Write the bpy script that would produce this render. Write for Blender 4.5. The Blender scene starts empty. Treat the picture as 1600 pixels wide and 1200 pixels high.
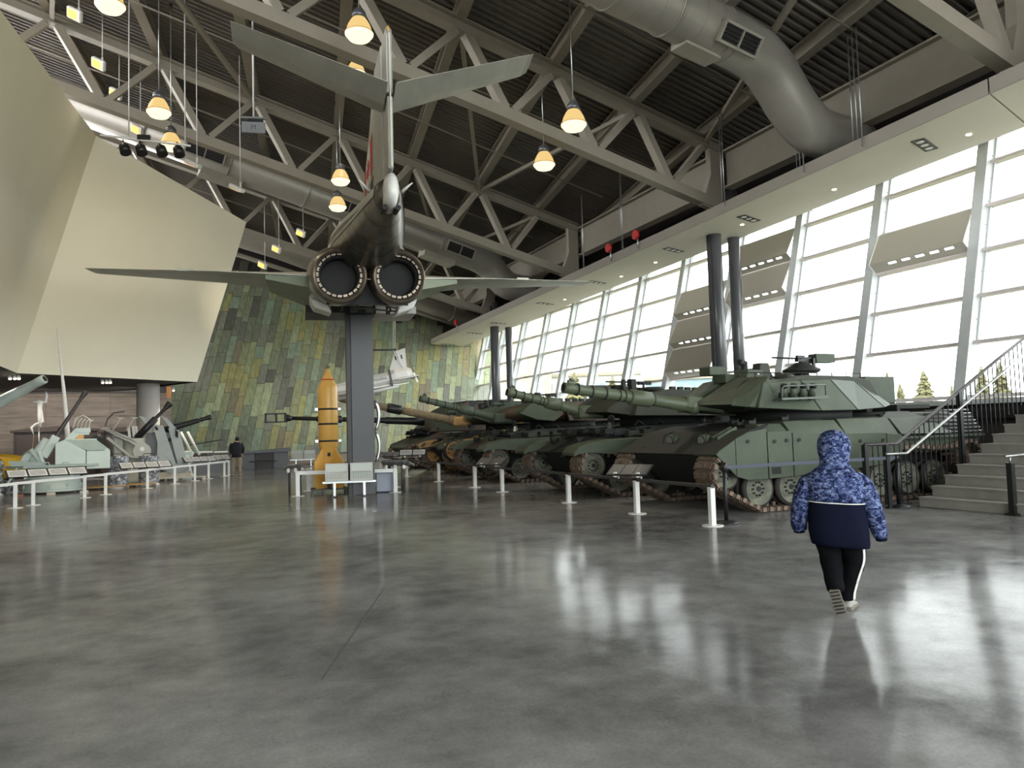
import bpy, bmesh, math, random
from mathutils import Vector, Matrix, noise as mnoise
random.seed(7)
V = Vector
COL = bpy.context.scene.collection
sc = bpy.context.scene

# ---------------------------------------------------------------- camera, world, light, exposure
YAW, PITCH, ROLL, EYE = math.radians(23.66), math.atan(72/1190), math.atan(.029), 1.6
_f = V((math.sin(YAW)*math.cos(PITCH), math.cos(YAW)*math.cos(PITCH), math.sin(PITCH)))
_r = V((math.cos(YAW), -math.sin(YAW), 0)); _u = _r.cross(_f)
_c, _s = math.cos(ROLL), math.sin(ROLL)
_r, _u = _c*_r - _s*_u, _s*_r + _c*_u
cam = bpy.data.cameras.new('camera'); cam.sensor_width = 36; cam.lens = 36*1190/1600; cam.clip_end = 600
camo = bpy.data.objects.new('camera', cam); COL.objects.link(camo); sc.camera = camo
camo.matrix_world = Matrix(((_r.x, _u.x, -_f.x, 0), (_r.y, _u.y, -_f.y, 0), (_r.z, _u.z, -_f.z, EYE), (0, 0, 0, 1)))

w = bpy.data.worlds.new('world'); sc.world = w; w.use_nodes = True
bg = w.node_tree.nodes['Background']
bg.inputs['Color'].default_value = (.96, .98, 1.0, 1); bg.inputs['Strength'].default_value = 6.8
sc.view_settings.view_transform = 'Standard'; sc.view_settings.look = 'None'
sc.view_settings.gamma = 1; sc.view_settings.use_curve_mapping = False
sc.view_settings.exposure = 0.98
sc.cycles.max_bounces = 10; sc.cycles.diffuse_bounces = 5; sc.cycles.glossy_bounces = 4
sc.cycles.transparent_max_bounces = 12; sc.cycles.sample_clamp_indirect = 6
sc.cycles.caustics_reflective = False; sc.cycles.caustics_refractive = False
# portal that guides the sky light through the tilted window wall (gives off no light itself)
pl = bpy.data.lights.new('sky_portal', 'AREA'); pl.shape = 'RECTANGLE'; pl.size = 66; pl.size_y = 7.2; pl.cycles.is_portal = True
po = bpy.data.objects.new('sky_portal', pl); COL.objects.link(po)
_n = V((-1, 0, .24)).normalized(); _x = V((0, 1, 0)); _z = -_n; _y = _z.cross(_x)
po.matrix_world = Matrix(((_x.x, _y.x, _z.x, 18.75), (_x.y, _y.y, _z.y, 14), (_x.z, _y.z, _z.z, 5.2), (0, 0, 0, 1)))
pl2 = bpy.data.lights.new('sky_portal', 'AREA'); pl2.shape = 'RECTANGLE'; pl2.size = 40; pl2.size_y = 9.4; pl2.cycles.is_portal = True
po2 = bpy.data.objects.new('sky_portal', pl2); COL.objects.link(po2); po2.location = (-3, -15.95, 5.7); po2.rotation_euler = (math.radians(90), 0, 0)

# ---------------------------------------------------------------- materials
MATS = {}
def nt(name):
    m = bpy.data.materials.new(name); m.use_nodes = True; t = m.node_tree
    MATS[name] = m
    return m, t, t.nodes['Principled BSDF']
def lin(c):
    return tuple(((x/255)/12.92 if x/255 <= .04045 else ((x/255+.055)/1.055)**2.4) for x in c) + (1,)
def node(t, ty, **kw):
    n = t.nodes.new(ty)
    for k, v in kw.items():
        if k in n.inputs: n.inputs[k].default_value = v
        else: setattr(n, k, v)
    return n
def paint(name, c, rough=.55, var=.12, scale=3., metal=0., bump=.0, spec=.5, stretch=None):
    """painted / worn surface: noise varied colour, optional bump"""
    m, t, b = nt(name); c = lin(c)
    co = node(t, 'ShaderNodeTexCoord'); src = co.outputs['Object']
    if stretch:
        mp = node(t, 'ShaderNodeMapping'); mp.inputs['Scale'].default_value = stretch; t.links.new(src, mp.inputs[0]); src = mp.outputs[0]
    n = node(t, 'ShaderNodeTexNoise', Scale=scale, Detail=6., Roughness=.6); t.links.new(src, n.inputs['Vector'])
    r = node(t, 'ShaderNodeValToRGB'); t.links.new(n.outputs['Fac'], r.inputs[0])
    r.color_ramp.elements[0].position = .3; r.color_ramp.elements[1].position = .72
    r.color_ramp.elements[0].color = tuple(x*(1-var) for x in c[:3])+(1,); r.color_ramp.elements[1].color = tuple(min(1, x*(1+var)) for x in c[:3])+(1,)
    t.links.new(r.outputs[0], b.inputs['Base Color'])
    b.inputs['Roughness'].default_value = rough; b.inputs['Metallic'].default_value = metal
    b.inputs['Specular IOR Level'].default_value = spec
    if bump:
        bp = node(t, 'ShaderNodeBump', Strength=bump, Distance=.02); t.links.new(n.outputs['Fac'], bp.inputs['Height']); t.links.new(bp.outputs[0], b.inputs['Normal'])
    return m
def wear(m, col, amt=.35, scale=(9, 9, 2.2)):
    t = m.node_tree; b = t.nodes['Principled BSDF']; old = b.inputs['Base Color'].links[0].from_socket
    co = node(t, 'ShaderNodeTexCoord'); mp = node(t, 'ShaderNodeMapping'); mp.inputs['Scale'].default_value = scale; mp.inputs['Rotation'].default_value = (0, .5, 0); t.links.new(co.outputs['Object'], mp.inputs[0])
    n = node(t, 'ShaderNodeTexNoise', Scale=1.6, Detail=10., Roughness=.75); t.links.new(mp.outputs[0], n.inputs['Vector'])
    mr = node(t, 'ShaderNodeMapRange'); t.links.new(n.outputs['Fac'], mr.inputs[0]); mr.inputs['From Min'].default_value = .55; mr.inputs['From Max'].default_value = .75; mr.inputs['To Max'].default_value = amt
    mx_ = node(t, 'ShaderNodeMix', data_type='RGBA'); t.links.new(mr.outputs[0], mx_.inputs[0]); t.links.new(old, mx_.inputs[6]); mx_.inputs[7].default_value = lin(col); t.links.new(mx_.outputs[2], b.inputs['Base Color'])
def camo_mat(name, cols, scale=.9, rough=.6, steps=(0, .47, .6)):
    m, t, b = nt(name)
    co = node(t, 'ShaderNodeTexCoord'); n = node(t, 'ShaderNodeTexNoise', Scale=scale, Detail=1.5); t.links.new(co.outputs['Object'], n.inputs['Vector'])
    r = node(t, 'ShaderNodeValToRGB'); r.color_ramp.interpolation = 'CONSTANT'; t.links.new(n.outputs['Fac'], r.inputs[0])
    while len(r.color_ramp.elements) < len(cols): r.color_ramp.elements.new(.5)
    for e, c, p in zip(r.color_ramp.elements, cols, steps): e.position = p; e.color = lin(c)
    t.links.new(r.outputs[0], b.inputs['Base Color']); b.inputs['Roughness'].default_value = rough
    return m
def emit(name, c, s):
    m, t, b = nt(name); b.inputs['Base Color'].default_value = (.02, .02, .02, 1); b.inputs['Emission Color'].default_value = lin(c); b.inputs['Emission Strength'].default_value = s
    return m
paint('roof_steel', (142, 134, 121), .6, .06, 2)
paint('roof_deck', (96, 90, 82), .7, .08, 1.5)
paint('duct_metal', (146, 141, 132), .38, .08, 1.2, metal=.35)
paint('duct_paint', (150, 144, 132), .5, .08, 2)
paint('cream_plaster', (236, 229, 208), .75, .025, .6)
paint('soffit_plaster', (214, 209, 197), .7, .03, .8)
paint('soffit_edge', (138, 131, 121), .7, .03, .8)  # same plaster darkened: the fascia's shade is put into its colour
paint('window_alu', (196, 200, 202), .45, .04, 3)
paint('transom_alu', (205, 196, 196), .45, .04, 3)  # pinkish tint paints the reflected light on the aluminium
paint('shade_fabric', (172, 167, 154), .85, .03, 40)
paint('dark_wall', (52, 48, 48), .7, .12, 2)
paint('column_grey', (74, 74, 78), .28, .05, 2, spec=.7)
paint('column_concrete', (196, 188, 182), .4, .05, 1.2)
paint('pole_grey', (76, 77, 79), .5, .04, 1)
paint('pole_dark', (38, 39, 42), .5, .04, 1)
paint('light_plate', (196, 192, 190), .5, .05, 2)
paint('tank_green', (66, 75, 60), .62, .16, 2.2, bump=.12)
paint('tank_olive', (48, 51, 40), .65, .14, 2.5)
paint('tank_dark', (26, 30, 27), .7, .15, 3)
paint('tank_panel', (94, 102, 95), .6, .08, 2)
paint('tank_barrel', (78, 86, 66), .5, .1, 3)
paint('rubber', (48, 45, 43), .85, .15, 6)
paint('wheel_green', (108, 110, 98), .75, .35, 7)
paint('wheel_tan', (188, 150, 100), .6, .1, 4)
paint('rust_track', (112, 96, 84), .8, .4, 9, bump=.3)
paint('pale_track', (158, 138, 122), .75, .25, 12, bump=.3)
paint('black_metal', (22, 22, 24), .45, .1, 4)
paint('deep_black', (12, 11, 11), .7, .2, 5)  # near-black parts; also paints the shade inside grilles, bores and nozzles
paint('jet_skin', (168, 166, 156), .42, .14, 2.5, metal=.35, stretch=(1, .4, 1))
paint('jet_burnt', (92, 86, 76), .3, .75, 4.5, metal=.55, stretch=(1, .35, 1))
paint('jet_belly', (74, 78, 66), .5, .2, 1.2, metal=.2)
paint('jet_green', (128, 136, 116), .5, .12, 2)
paint('jet_white', (214, 212, 208), .35, .05, 3)
paint('nozzle_metal', (120, 110, 98), .4, .25, 4, metal=.7)
paint('red', (196, 32, 28), .55, .05, 3)
paint('white', (232, 230, 226), .5, .03, 3)
paint('rail_white', (226, 226, 224), .4, .03, 3)
paint('rail_dark', (66, 62, 62), .45, .05, 3)
paint('bomb_yellow', (218, 168, 84), .38, .06, 2)
paint('steel', (170, 172, 172), .3, .06, 4, metal=.8)
paint('bench_mesh', (200, 206, 198), .6, .06, 30)
paint('teal_gun', (196, 208, 202), .5, .06, 3)
paint('teal_deck', (166, 178, 170), .6, .08, 3)
paint('grey_gun', (160, 166, 166), .5, .08, 3)
paint('beige_gun', (176, 176, 166), .5, .08, 3)
paint('pallet', (198, 192, 178), .7, .15, 5)
paint('brick_block', (150, 98, 78), .8, .1, 5)
paint('orange_wood', (214, 160, 96), .6, .1, 5)
paint('yellow', (226, 182, 40), .4, .06, 3)
paint('brown_wood', (44, 31, 25), .5, .25, 4, stretch=(1, 1, 6))
paint('desk_grey', (104, 108, 112), .5, .05, 3)
paint('box_bluegrey', (150, 156, 172), .5, .04, 3)
paint('belt_grey', (74, 78, 92), .8, .04, 8)
paint('stair_concrete', (140, 137, 132), .75, .12, 4, bump=.1)
paint('net_black', (30, 30, 34), .9, .2, 4)
paint('barrel_wrap', (124, 108, 84), .9, .35, 14, bump=.8)
paint('canvas_tan', (186, 148, 96), .8, .12, 6)
paint('skin', (205, 160, 132), .55, .05, 5)
paint('hair_dark', (28, 22, 20), .7, .2, 30)
paint('navy_cloth', (14, 18, 36), .9, .1, 8, bump=.1, spec=.1)
paint('dark_cloth', (22, 24, 32), .8, .12, 8)
paint('black_cloth', (13, 13, 17), .9, .15, 6, bump=.15, spec=.1)
paint('khaki_cloth', (142, 130, 112), .85, .08, 8)
paint('shoe_grey', (150, 148, 142), .7, .15, 20)
paint('shoe_sole', (112, 106, 98), .85, .25, 40)
paint('shoe_tan', (205, 176, 130), .7, .1, 10)
paint('sign_black', (30, 30, 32), .4, .05, 3)
paint('sign_grey', (92, 91, 90), .5, .08, 20)
paint('sign_paper', (212, 212, 210), .5, .03, 8)
paint('sign_text', (120, 120, 124), .6, .05, 8)
paint('alarm_red', (170, 30, 30), .4, .05, 3)
paint('conifer', (92, 88, 56), .9, .35, 3)
paint('bark', (96, 76, 56), .9, .2, 8)
paint('far_concrete', (150, 140, 122), .8, .05, .3)
paint('far_white', (180, 180, 176), .8, .05, .3)
paint('far_blue', (120, 138, 150), .6, .05, .3)
paint('ground_grass', (112, 112, 84), .95, .2, .2)
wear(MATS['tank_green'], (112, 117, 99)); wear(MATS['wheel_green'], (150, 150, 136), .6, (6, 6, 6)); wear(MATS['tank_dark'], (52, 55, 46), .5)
camo_mat('camo_nato', [(58, 68, 50), (76, 60, 50), (28, 28, 30)], .55, steps=(0, .53, .62))
camo_mat('camo_nato_dark', [(42, 52, 40), (44, 38, 32), (24, 26, 28)], .7, steps=(0, .52, .6))
camo_mat('camo_tan', [(58, 66, 50), (160, 128, 84), (44, 48, 42)], .6, steps=(0, .57, .64))
camo_mat('foil_grey', [(96, 98, 104), (134, 136, 142), (186, 188, 194)], 9, .25, (0, .44, .6))
emit('lamp_glass', (255, 216, 138), .46); emit('lamp_ring', (255, 240, 196), .75); emit('flood_face', (255, 176, 84), 1.2); emit('spot_face', (255, 236, 200), 3)
emit('amber_glow', (206, 140, 86), .3)

# window glass: clear thin pane
for gname, gcol in (('glass_pane', (.97, .99, .98, 1)), ('glass_tinted', (.80, .82, .81, 1))):
  m, t, b = nt(gname); t.nodes.remove(b)
  tr = node(t, 'ShaderNodeBsdfTransparent'); gl = node(t, 'ShaderNodeBsdfGlossy', Roughness=.02); mx = node(t, 'ShaderNodeMixShader')
  tr.inputs[0].default_value = gcol; mx.inputs[0].default_value = .05
  t.links.new(tr.outputs[0], mx.inputs[1]); t.links.new(gl.outputs[0], mx.inputs[2]); t.links.new(mx.outputs[0], t.nodes['Material Output'].inputs[0])

# polished concrete floor
m, t, b = nt('polished_concrete')
co = node(t, 'ShaderNodeTexCoord')
n1 = node(t, 'ShaderNodeTexNoise', Scale=.35, Detail=8., Roughness=.62); n2 = node(t, 'ShaderNodeTexNoise', Scale=2.2, Detail=9., Roughness=.7); n3 = node(t, 'ShaderNodeTexNoise', Scale=45., Detail=3.)
for n in (n1, n2, n3): t.links.new(co.outputs['Object'], n.inputs['Vector'])
mixf = node(t, 'ShaderNodeMath', operation='MULTIPLY_ADD'); t.links.new(n2.outputs['Fac'], mixf.inputs[0]); mixf.inputs[1].default_value = .55; t.links.new(n1.outputs['Fac'], mixf.inputs[2])
r = node(t, 'ShaderNodeValToRGB'); t.links.new(mixf.outputs[0], r.inputs[0])
r.color_ramp.elements[0].position = .55; r.color_ramp.elements[0].color = lin((82, 81, 81)); r.color_ramp.elements[1].position = 1.0; r.color_ramp.elements[1].color = lin((154, 153, 152))
sp = node(t, 'ShaderNodeMapRange'); t.links.new(n3.outputs['Fac'], sp.inputs[0]); sp.inputs['From Min'].default_value = .3; sp.inputs['From Max'].default_value = .7; sp.inputs['To Min'].default_value = .9; sp.inputs['To Max'].default_value = 1.08
ml = node(t, 'ShaderNodeMix', data_type='RGBA', blend_type='MULTIPLY'); ml.inputs[0].default_value = 1
t.links.new(r.outputs[0], ml.inputs[6]); t.links.new(sp.outputs[0], ml.inputs[7]); t.links.new(ml.outputs[2], b.inputs['Base Color'])
rr = node(t, 'ShaderNodeMapRange'); t.links.new(n2.outputs['Fac'], rr.inputs[0]); rr.inputs['From Min'].default_value = .3; rr.inputs['From Max'].default_value = .7; rr.inputs['To Min'].default_value = .08; rr.inputs['To Max'].default_value = .16
t.links.new(rr.outputs[0], b.inputs['Roughness']); spn = node(t, 'ShaderNodeMapRange'); t.links.new(n2.outputs['Fac'], spn.inputs[0]); spn.inputs['From Min'].default_value = .38; spn.inputs['From Max'].default_value = .62; spn.inputs['To Min'].default_value = 1.07; spn.inputs['To Max'].default_value = 1.112; t.links.new(spn.outputs[0], b.inputs['IOR'])
bp = node(t, 'ShaderNodeBump', Strength=.05, Distance=.02); t.links.new(n2.outputs['Fac'], bp.inputs['Height']); t.links.new(bp.outputs[0], b.inputs['Normal'])

# board marked concrete wall
m, t, b = nt('board_concrete')
co = node(t, 'ShaderNodeTexCoord'); mp = node(t, 'ShaderNodeMapping'); mp.inputs['Scale'].default_value = (.35, .35, 2.2); t.links.new(co.outputs['Object'], mp.inputs[0])
n1 = node(t, 'ShaderNodeTexNoise', Scale=2., Detail=8., Roughness=.65); t.links.new(mp.outputs[0], n1.inputs['Vector'])
r = node(t, 'ShaderNodeValToRGB'); t.links.new(n1.outputs['Fac'], r.inputs[0]); r.color_ramp.elements[0].position = .3; r.color_ramp.elements[0].color = lin((98, 89, 81)); r.color_ramp.elements[1].position = .7; r.color_ramp.elements[1].color = lin((140, 130, 120))
t.links.new(r.outputs[0], b.inputs['Base Color']); b.inputs['Roughness'].default_value = .8
bp = node(t, 'ShaderNodeBump', Strength=.3, Distance=.03); t.links.new(n1.outputs['Fac'], bp.inputs['Height']); t.links.new(bp.outputs[0], b.inputs['Normal'])

# printed blocky jacket cloth
m, t, b = nt('jacket_print')
co = node(t, 'ShaderNodeTexCoord')
def blocky(scale, seed):
    mp = node(t, 'ShaderNodeMapping'); mp.inputs['Scale'].default_value = scale; mp.inputs['Location'].default_value = (seed, seed*2, seed)
    sn = node(t, 'ShaderNodeVectorMath', operation='FLOOR'); wn = node(t, 'ShaderNodeTexWhiteNoise')
    t.links.new(co.outputs['Object'], mp.inputs[0]); t.links.new(mp.outputs[0], sn.inputs[0]); t.links.new(sn.outputs[0], wn.inputs['Vector']); return wn.outputs['Value']
a1 = blocky((38, 38, 70), 3.3); a2 = blocky((95, 95, 150), 7.7); nz = node(t, 'ShaderNodeTexNoise', Scale=22., Detail=3.); t.links.new(co.outputs['Object'], nz.inputs['Vector'])
s1 = node(t, 'ShaderNodeMath', operation='MULTIPLY_ADD'); t.links.new(a1, s1.inputs[0]); s1.inputs[1].default_value = .38; 
s2 = node(t, 'ShaderNodeMath', operation='MULTIPLY_ADD'); t.links.new(a2, s2.inputs[0]); s2.inputs[1].default_value = .34; t.links.new(nz.outputs['Fac'], s2.inputs[2]); t.links.new(s2.outputs[0], s1.inputs[2])
r = node(t, 'ShaderNodeValToRGB'); r.color_ramp.interpolation = 'CONSTANT'; mr = node(t, 'ShaderNodeMapRange'); t.links.new(s1.outputs[0], mr.inputs[0]); mr.inputs['From Min'].default_value = .4; mr.inputs['From Max'].default_value = 1.25; t.links.new(mr.outputs[0], r.inputs[0])
for i, (p, c) in enumerate([(0, (16, 20, 46)), (.34, (34, 42, 78)), (.5, (62, 74, 116)), (.66, (94, 105, 142)), (.84, (130, 140, 170))]):
    e = r.color_ramp.elements[i] if i < 2 else r.color_ramp.elements.new(p)
    e.position = p; e.color = lin(c)
t.links.new(r.outputs[0], b.inputs['Base Color']); b.inputs['Roughness'].default_value = .9; b.inputs['Specular IOR Level'].default_value = .15

TILE = []
for i, c in enumerate([(116, 123, 100), (124, 128, 96), (132, 138, 104), (104, 110, 92), (98, 100, 90), (120, 134, 114), (142, 150, 118), (134, 124, 90), (84, 84, 76), (138, 136, 92), (116, 118, 104), (114, 108, 88)]):
    TILE.append(paint('slate_%d' % i, c, .55, .3, 3.4, bump=.15, stretch=(2.2, 2.2, .45)))

# ---------------------------------------------------------------- mesh helpers
class MB:
    def __init__(s): s.v = []; s.f = []; s.m = []; s.sm = []; s.cur = 0
    def add(s, vs, fs, smooth=False):
        o = len(s.v); s.v += [tuple(p) for p in vs]
        for q in fs: s.f.append(tuple(o+i for i in q)); s.m.append(s.cur); s.sm.append(smooth)
        return s
    def box(s, c, d, rot=None):
        x, y, z = d[0]/2, d[1]/2, d[2]/2
        P = [V((a, b_, e)) for a in (-x, x) for b_ in (-y, y) for e in (-z, z)]
        if rot is not None: P = [rot @ p for p in P]
        P = [p+V(c) for p in P]
        return s.add(P, [(0, 1, 3, 2), (4, 6, 7, 5), (0, 4, 5, 1), (2, 3, 7, 6), (0, 2, 6, 4), (1, 5, 7, 3)])
    def mm(s, a, b_):
        return s.box([(a[i]+b_[i])/2 for i in range(3)], [abs(b_[i]-a[i]) for i in range(3)])
    def hexa(s, P):  # bottom 4, top 4
        return s.add(P, [(3, 2, 1, 0), (4, 5, 6, 7), (0, 1, 5, 4), (1, 2, 6, 5), (2, 3, 7, 6), (3, 0, 4, 7)])
    def beam(s, p, q, w_, h, up=V((0, 0, 1))):
        p, q = V(p), V(q); d = (q-p).normalized(); x = d.cross(V(up))
        if x.length < 1e-4: x = d.cross(V((0, 1, 0)))
        x.normalize(); y = x.cross(d)
        P = [a+x*i*w_/2+y*j*h/2 for a in (p, q) for i, j in ((-1, -1), (1, -1), (1, 1), (-1, 1))]
        return s.add(P, [(0, 1, 2, 3), (7, 6, 5, 4), (0, 4, 5, 1), (1, 5, 6, 2), (2, 6, 7, 3), (3, 7, 4, 0)])
    def hbeam(s, p, q, w_, h, tk=.05):  # I section
        p, q = V(p), V(q); d = (q-p).normalized(); x = d.cross(V((0, 0, 1))).normalized(); y = x.cross(d)
        s.beam(p+y*(h-tk)/2, q+y*(h-tk)/2, w_, tk); s.beam(p-y*(h-tk)/2, q-y*(h-tk)/2, w_, tk); s.beam(p, q, tk, h-2*tk)
        return s
    def cyl(s, p, q, r0, r1=None, n=16, cap=True, smooth=True):
        r1 = r0 if r1 is None else r1
        return s.lathe(p, q, [(0, r0), (1, r1)], n, cap, True, smooth)
    def lathe(s, p, q, prof, n=20, cap=True, rel=True, smooth=True):
        """prof: list of (t along p->q [relative 0..1], radius)"""
        p, q = V(p), V(q); d = q-p; L = d.length; d.normalize()
        x = d.orthogonal().normalized(); y = d.cross(x); vs = []; fs = []
        for tt, rr_ in prof:
            c = p+d*(tt*L if rel else tt)
            for i in range(n):
                a = 2*math.pi*i/n; vs.append(c+x*math.cos(a)*rr_+y*math.sin(a)*rr_)
        for k in range(len(prof)-1):
            for i in range(n):
                j = (i+1) % n; fs.append((k*n+i, k*n+j, (k+1)*n+j, (k+1)*n+i))
        s.add(vs, fs, smooth)
        if cap:
            o = len(s.v)-len(vs)
            for base, rev in ((0, True), ((len(prof)-1)*n, False)):
                ids = [o+base+i for i in range(n)]
                s.f.append(tuple(reversed(ids)) if rev else tuple(ids)); s.m.append(s.cur); s.sm.append(False)
        return s
    def tube(s, pts, r, n=8, rs=None):
        pts = [V(p) for p in pts]; vs = []; fs = []; px = None
        for i, p in enumerate(pts):
            d = (pts[min(i+1, len(pts)-1)]-pts[max(i-1, 0)]).normalized()
            if px is None: px = d.orthogonal().normalized()
            px = (px-d*px.dot(d)).normalized(); y = d.cross(px); q = rs[i] if rs else r
            for k in range(n):
                a = 2*math.pi*k/n; vs.append(p+px*math.cos(a)*q+y*math.sin(a)*q)
        for k in range(len(pts)-1):
            for i in range(n):
                j = (i+1) % n; fs.append((k*n+i, k*n+j, (k+1)*n+j, (k+1)*n+i))
        fs.append(tuple(reversed(range(n)))); fs.append(tuple((len(pts)-1)*n+i for i in range(n)))
        return s.add(vs, fs, True)
    def loft(s, rings, cap=True, smooth=True, closed=True):
        n = len(rings[0]); vs = [p for r_ in rings for p in r_]; fs = []
        for k in range(len(rings)-1):
            for i in range(n if closed else n-1):
                j = (i+1) % n; fs.append((k*n+i, k*n+j, (k+1)*n+j, (k+1)*n+i))
        if cap: fs.append(tuple(reversed(range(n)))); fs.append(tuple((len(rings)-1)*n+i for i in range(n)))
        return s.add(vs, fs, smooth)
    def prism(s, poly, fn, a, b_):
        """poly 2D points; fn(u,v,w)->xyz ; extruded w a..b"""
        n = len(poly); vs = [fn(u, v, a) for u, v in poly]+[fn(u, v, b_) for u, v in poly]
        fs = [tuple(reversed(range(n))), tuple(range(n, 2*n))]+[(i, (i+1) % n, n+(i+1) % n, n+i) for i in range(n)]
        return s.add(vs, fs)
    def ell(s, c, r, n=14, k=9, fn=None):
        rings = []
        for i in range(1, k):
            a = math.pi*i/k; ring = []
            for j in range(n):
                b_ = 2*math.pi*j/n; p = V((math.sin(a)*math.cos(b_)*r[0], math.sin(a)*math.sin(b_)*r[1], math.cos(a)*r[2]))
                ring.append((fn(p) if fn else p)+V(c))
            rings.append(ring)
        return s.loft(rings)
    def build(s, name, mat, parent=None, loc=None, kind=None, bevel=0, fix=True):
        me = bpy.data.meshes.new(name); me.from_pydata(s.v, [], s.f)
        mats = mat if isinstance(mat, (list, tuple)) else [mat]
        for mm_ in mats: me.materials.append(MATS[mm_] if isinstance(mm_, str) else mm_)
        me.polygons.foreach_set('material_index', s.m); me.polygons.foreach_set('use_smooth', s.sm); me.update()
        if fix:
            bm = bmesh.new(); bm.from_mesh(me); bmesh.ops.recalc_face_normals(bm, faces=bm.faces)
            if bevel: bmesh.ops.bevel(bm, geom=[e for e in bm.edges if len(e.link_faces) == 2 and e.calc_face_angle(0) > .6], offset=bevel, segments=1, affect='EDGES', clamp_overlap=True)
            bm.to_mesh(me); bm.free()
        o = bpy.data.objects.new(name, me); COL.objects.link(o)
        if parent is not None: o.parent = parent
        if loc is not None: o.location = loc
        if kind: o['kind'] = kind
        return o
def thing(name, label, cat, loc=(0, 0, 0), rz=0, group=None):
    o = bpy.data.objects.new(name, None); COL.objects.link(o); o.location = loc; o.rotation_euler = (0, 0, rz); o.empty_display_size = .2
    o['label'] = label; o['category'] = cat
    if group: o['group'] = group
    return o
def struct(name, loc=(0, 0, 0), label=None, cat='structure'):
    o = bpy.data.objects.new(name, None); COL.objects.link(o); o.location = loc; o['kind'] = 'structure'
    if label: o['label'] = label
    o['category'] = cat
    return o
def tag(o, label, cat, group=None, kind=None):
    o['label'] = label; o['category'] = cat
    if group: o['group'] = group
    if kind: o['kind'] = kind
    return o
def copytree(root, loc, rz, label, group=None):
    r_ = root.copy(); COL.objects.link(r_); r_.location = loc; r_.rotation_euler = (0, 0, rz); r_['label'] = label
    if group: r_['group'] = group
    for ch in list(root.children):
        c = ch.copy(); COL.objects.link(c); c.parent = r_
        for g in list(ch.children):
            d = g.copy(); COL.objects.link(d); d.parent = c
    return r_
def text(name, s_, size, mat, parent, loc, rot, ext=.002):
    cu = bpy.data.curves.new(name, 'FONT'); cu.body = s_; cu.size = size; cu.extrude = ext; cu.align_x = 'CENTER'; cu.align_y = 'CENTER'
    t0 = bpy.data.objects.new(name, cu); COL.objects.link(t0)
    dg = bpy.context.evaluated_depsgraph_get(); me = bpy.data.meshes.new_from_object(t0.evaluated_get(dg)); bpy.data.objects.remove(t0)
    me.materials.clear(); me.materials.append(MATS[mat]); o = bpy.data.objects.new(name, me); COL.objects.link(o)
    o.parent = parent; o.location = loc; o.rotation_euler = rot
    return o

# ================================================================ SETTING
fl = MB().mm((-26, -16, -.2), (17.7, 60, 0)).build('floor', 'polished_concrete'); tag(fl, 'grey polished concrete floor with blurred window reflections', 'floor', kind='structure')
# saw cuts in the slab, thin grooves filled with pale sealant
sj = MB()
for x0, y0, x1, y1 in [(.86, 5.2, 1.95, 7.9), (.88, 5.15, 1.25, 5.0), (-3.4, 6.9, -1.9, 8.6), (5.9, 17.0, 9.5, 19.8), (-1.5, 20.6, 3.6, 19.0)]:
    sj.beam((x0, y0, .001), (x1, y1, .001), .012, .002)
sj.build('floor_joint', 'sign_grey', fl)

# ---- green slate wall at the far end, leaning back
W0 = V((0, 43.0, 0)); WA = V((1, .2, 0)); WJ = V((.25, .39, 1)); WN = WA.cross(WJ).normalized()  # points to the hall (-Y)
if WN.y > 0: WN = -WN
def WP(u, z, out=0): return W0+WA*u+WJ*z+WN*out
wb = struct('wall_back', label='leaning far wall clad in green and brown slate tiles', cat='wall')
g = MB(); g.hexa([WP(-4, 0, -.5), WP(20, 0, -.5), WP(20, 0, -.03), WP(-4, 0, -.03), WP(-8, 15, -.5), WP(17, 15, -.5), WP(17, 15, -.03), WP(-8, 15, -.03)]); g.build('wall_backing', 'dark_wall', wb)
MB().hexa([WP(-1, 0, 0), WP(18, 0, 0), WP(18, 0, .1), WP(-1, 0, .1), WP(-1, .5, 0), WP(17.9, .5, 0), WP(17.9, .5, .1), WP(-1, .5, .1)]).build('plinth', 'board_concrete', wb)
rnd = random.Random(3); tiles = []
u = -3.0; cw = .43
while u < 18.4:
    z = .52 - rnd.random()*1.1
    wd = cw*rnd.choice((.85, 1, 1, 1.15))
    while z < 11.6:
        h = rnd.choice((.75, .95, 1.15, 1.35, 1.6, 1.9)); a = max(z, .52); b_ = z+h
        if b_ > a+.1: tiles.append((u, wd, a, b_))
        z = b_
    u += wd
def tile_mb(mb, u, wd, a, b_, out):
    e = .008
    mb.hexa([WP(u+e, a+e, -.03), WP(u+wd-e, a+e, -.03), WP(u+wd-e, a+e, out), WP(u+e, a+e, out), WP(u+e, b_-e, -.03), WP(u+wd-e, b_-e, -.03), WP(u+wd-e, b_-e, out), WP(u+e, b_-e, out)])
def tile_col(u, z):
    v = mnoise.noise(V((u*.35, z*.25, 4.)))+rnd.uniform(-.42, .42)
    if v > .42: return rnd.choice((7, 9, 11, 9))
    if v > .05: return rnd.choice((1, 2, 6, 5, 2))
    if v > -.3: return rnd.choice((0, 0, 10, 3, 5))
    return rnd.choice((3, 4, 8, 10))
def vis(t_):
    u, wd, a, b_ = t_
    # slice of wall seen between the cream volume and the roof line
    return (-2.6 < u < 18.2) and a < 11.2-.22*u
order = sorted([t_ for t_ in tiles if vis(t_)], key=lambda t_: -((t_[3]-t_[2])*t_[1])*(1.4-.03*t_[0])*(1.2-.04*t_[2]))
solo = set(order[:298]); rest = MB()
for t_ in tiles:
    k = tile_col(t_[0], t_[2]); out = rnd.uniform(.0, .022)
    if t_ in solo:
        q = MB(); tile_mb(q, *t_, out); q.build('slate_tile', TILE[k], wb, fix=False)
    elif vis(t_):
        rest.cur = k; tile_mb(rest, *t_, out)
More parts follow.
